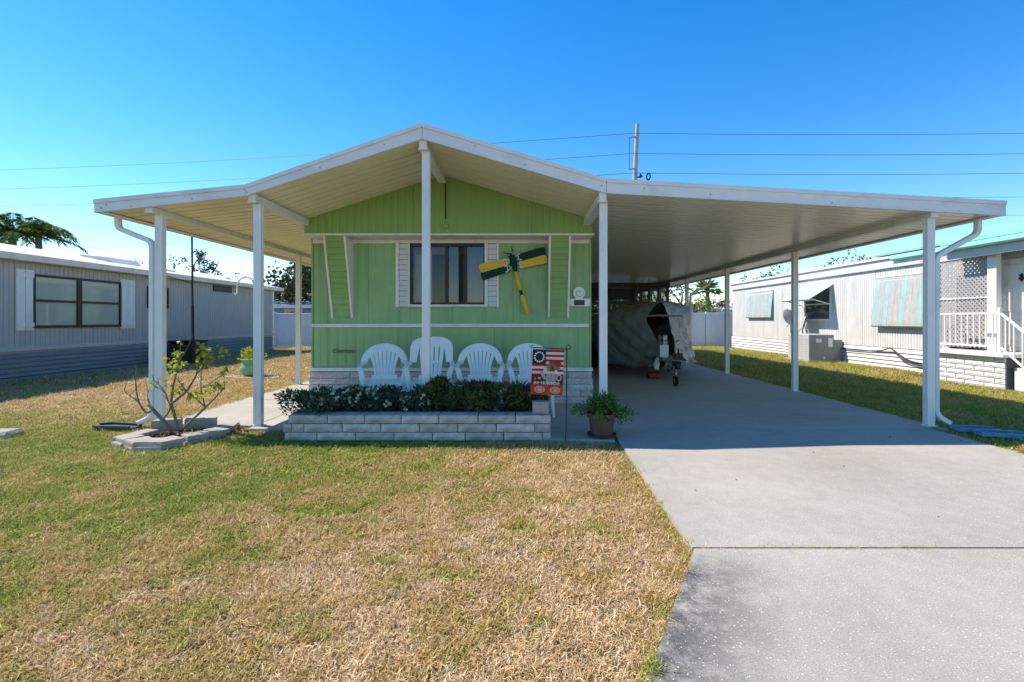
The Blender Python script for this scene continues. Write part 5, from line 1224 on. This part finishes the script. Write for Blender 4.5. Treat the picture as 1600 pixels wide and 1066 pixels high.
EP = [edge_pts(.23,1.2,.905,2.55,240,-.035,.016), edge_pts(.905,2.57,.97,4.75,300,-.035,.014), edge_pts(4.53,4.2,4.6,5.4,220,.0,.03), edge_pts(4.71,5.4,4.71,12,500,.0,.03), edge_pts(-4.22,5.7,-4.22,12,400,0,.03), edge_pts(QX0,YQ-.03,QX1,YQ-.03,300,0,.01), edge_pts(-4.2,5.6,-3.0,5.5,120,0,.02)]
JP = edge_pts(.95,2.56,2.2,2.56,150,0,.02); JP[:,1] = 2.56+rng.normal(size=150)*.006
p = np.concatenate([p]+EP+[JP]); s = np.concatenate([s]+[np.full(len(q), .8) for q in EP]+[np.full(150,.5)])
keep = np.ones(len(p), bool)
for _, poly in SLABS:
    k_ = inpoly(p, [(x, y) for x, y in poly]); k_[nb_:] = False; keep &= ~k_
keep &= ~((p[:,0] > XL) & (p[:,0] < XR) & (p[:,1] > 7))
extra = np.arange(len(p)) >= nb_
keep &= ~((p[:,0] > QX0-.01) & (p[:,0] < QX1+.01) & (p[:,1] > YQ-.029) & (p[:,1] < 5.9))
keep &= ~inpoly(p, [(v.x, v.y) for v in [bedpt(*q) for q in ((176,683),(206,692.5),(252,691.5),(288,684),(330,676),(358,670),(369,663),(337,660),(237,664))]])
keep &= ~((p[:,0] < gx+.05)) & ~((p[:,0] > pX-.1) & (p[:,1] < 10.95)) & ~((p[:,0] > wx-.05) & (p[:,1] < 22))
keep &= ~((p[:,0] > -3.1) & (p[:,0] < 4.7) & (p[:,1] > 7))
p, s, extra = p[keep], s[keep], extra[keep]
# how dry: real patches of the lawn
dry = .57 + (fbm(p,.8,1)-.5)*.35 + (fbm(p,3.5,5)-.5)*.55 + (fbm(p,12,9)-.5)*.9 + rng.normal(size=len(p))*.10
X_, Y_ = p[:,0], p[:,1]
dry += np.where(X_ < 1.1, (.22*np.clip((X_+1.1)/1.2,-.75,1)+.15*np.clip((3.2-Y_)/1.2,-.8,1))*np.clip((7.0-Y_)/2.2,0,1), 0)
dry += np.where(X_ < -2.5, .14*np.clip((Y_-4.9)/1.6,0,1), 0)
dry -= np.where(X_ > 4, .22, 0)
edge = np.where((Y_ < 2.56), (.37+.5*Y_*1.0)-.74-X_+.0, .93-X_); edge = np.where(Y_ < 2.56, (.434+(Y_-1.61)*.5)-X_, .93-X_)
dry -= np.where((edge > -.1) & (edge < .06) & (Y_ < 5), .26*(fbm(p,4,33) > .52), 0)
dry -= .22*np.clip(1-np.hypot((X_+3.4)/1.1,(Y_-4.75)/.35),0,1)
dry -= np.where(extra, .22*(fbm(p,3,77) > .5), 0)
dry -= .24*((fbm(p,4.2,21) > .645) & (Y_ < 6))
bald = (fbm(p,2.2,40) < .0) & (dry > .6)
p, s, dry = p[~bald], s[~bald], np.clip(dry+.01, .02, .98)[~bald]; extra = extra[~bald]
zz_ = np.full(len(p), LAWN); on = np.zeros(len(p), bool)
for _, poly in SLABS: on |= inpoly(p, poly)
zz_[on & extra] = -.006; zz_[extra & (np.abs(p[:,1]-2.56) < .012)] = -.012
n = len(p)
me = bpy.data.meshes.new('grass'); me.from_pydata(np.concatenate([p, zz_[:,None]], 1).tolist(), [], [])
def att(nm, ty, data): a = me.attributes.new(nm, ty, 'POINT'); a.data.foreach_set('vector' if ty == 'FLOAT_VECTOR' else 'value', np.ascontiguousarray(data).ravel())
att('dry', 'FLOAT', dry.astype(np.float32)); att('scl', 'FLOAT', (s*rng.uniform(.7,1.25,n)).astype(np.float32))
att('rot', 'FLOAT_VECTOR', np.stack([rng.normal(size=n)*.15, rng.normal(size=n)*.15, rng.uniform(0,6.28,n)], 1).astype(np.float32))
att('pick', 'INT', np.where(rng.uniform(size=n) < dry, rng.integers(4,10,n), rng.integers(0,4,n)).astype(np.int32))
grass = link('grass', me); tag(grass, 'patchy lawn of dry tan and green grass', 'grass', kind='stuff')
ng = bpy.data.node_groups.new('scatter_tufts', 'GeometryNodeTree'); ng.interface.new_socket('Geometry', in_out='INPUT', socket_type='NodeSocketGeometry'); ng.interface.new_socket('Geometry', in_out='OUTPUT', socket_type='NodeSocketGeometry')
gi_ = ng.nodes.new('NodeGroupInput'); go = ng.nodes.new('NodeGroupOutput'); iop = ng.nodes.new('GeometryNodeInstanceOnPoints'); g2i = ng.nodes.new('GeometryNodeGeometryToInstance')
objs = []
for me2 in tufts:
    o = bpy.data.objects.new('grass_tuft', me2); objs.append(o)
for o in reversed(objs):
    oi = ng.nodes.new('GeometryNodeObjectInfo'); oi.inputs['Object'].default_value = o; oi.transform_space = 'ORIGINAL'; ng.links.new(oi.outputs['Geometry'], g2i.inputs[0])
def named(nm, ty): q = ng.nodes.new('GeometryNodeInputNamedAttribute'); q.data_type = ty; q.inputs['Name'].default_value = nm; return q.outputs['Attribute']
ng.links.new(gi_.outputs[0], iop.inputs['Points']); ng.links.new(g2i.outputs[0], iop.inputs['Instance']); iop.inputs['Pick Instance'].default_value = True
ng.links.new(named('pick','INT'), iop.inputs['Instance Index']); ng.links.new(named('scl','FLOAT'), iop.inputs['Scale'])
e2r = ng.nodes.new('FunctionNodeEulerToRotation'); ng.links.new(named('rot','FLOAT_VECTOR'), e2r.inputs[0]); ng.links.new(e2r.outputs[0], iop.inputs['Rotation'])
ng.links.new(iop.outputs[0], go.inputs[0])
md = grass.modifiers.new('scatter', 'NODES'); md.node_group = ng

# a few dry leaves blown on the drive
P_ = np.array([(rng.uniform(1.1,4.4), rng.uniform(1.6,5.2), .004) for _ in range(11)])
V, Fq = leaf_quads(P_, rng.normal(size=(11,3))*np.array((1,1,.12)), .024, .3)
tag(np_obj('fallen_leaves', V, Fq, M['brown_leaf']), 'few dry brown leaves scattered on the driveway', 'leaves', kind='stuff')
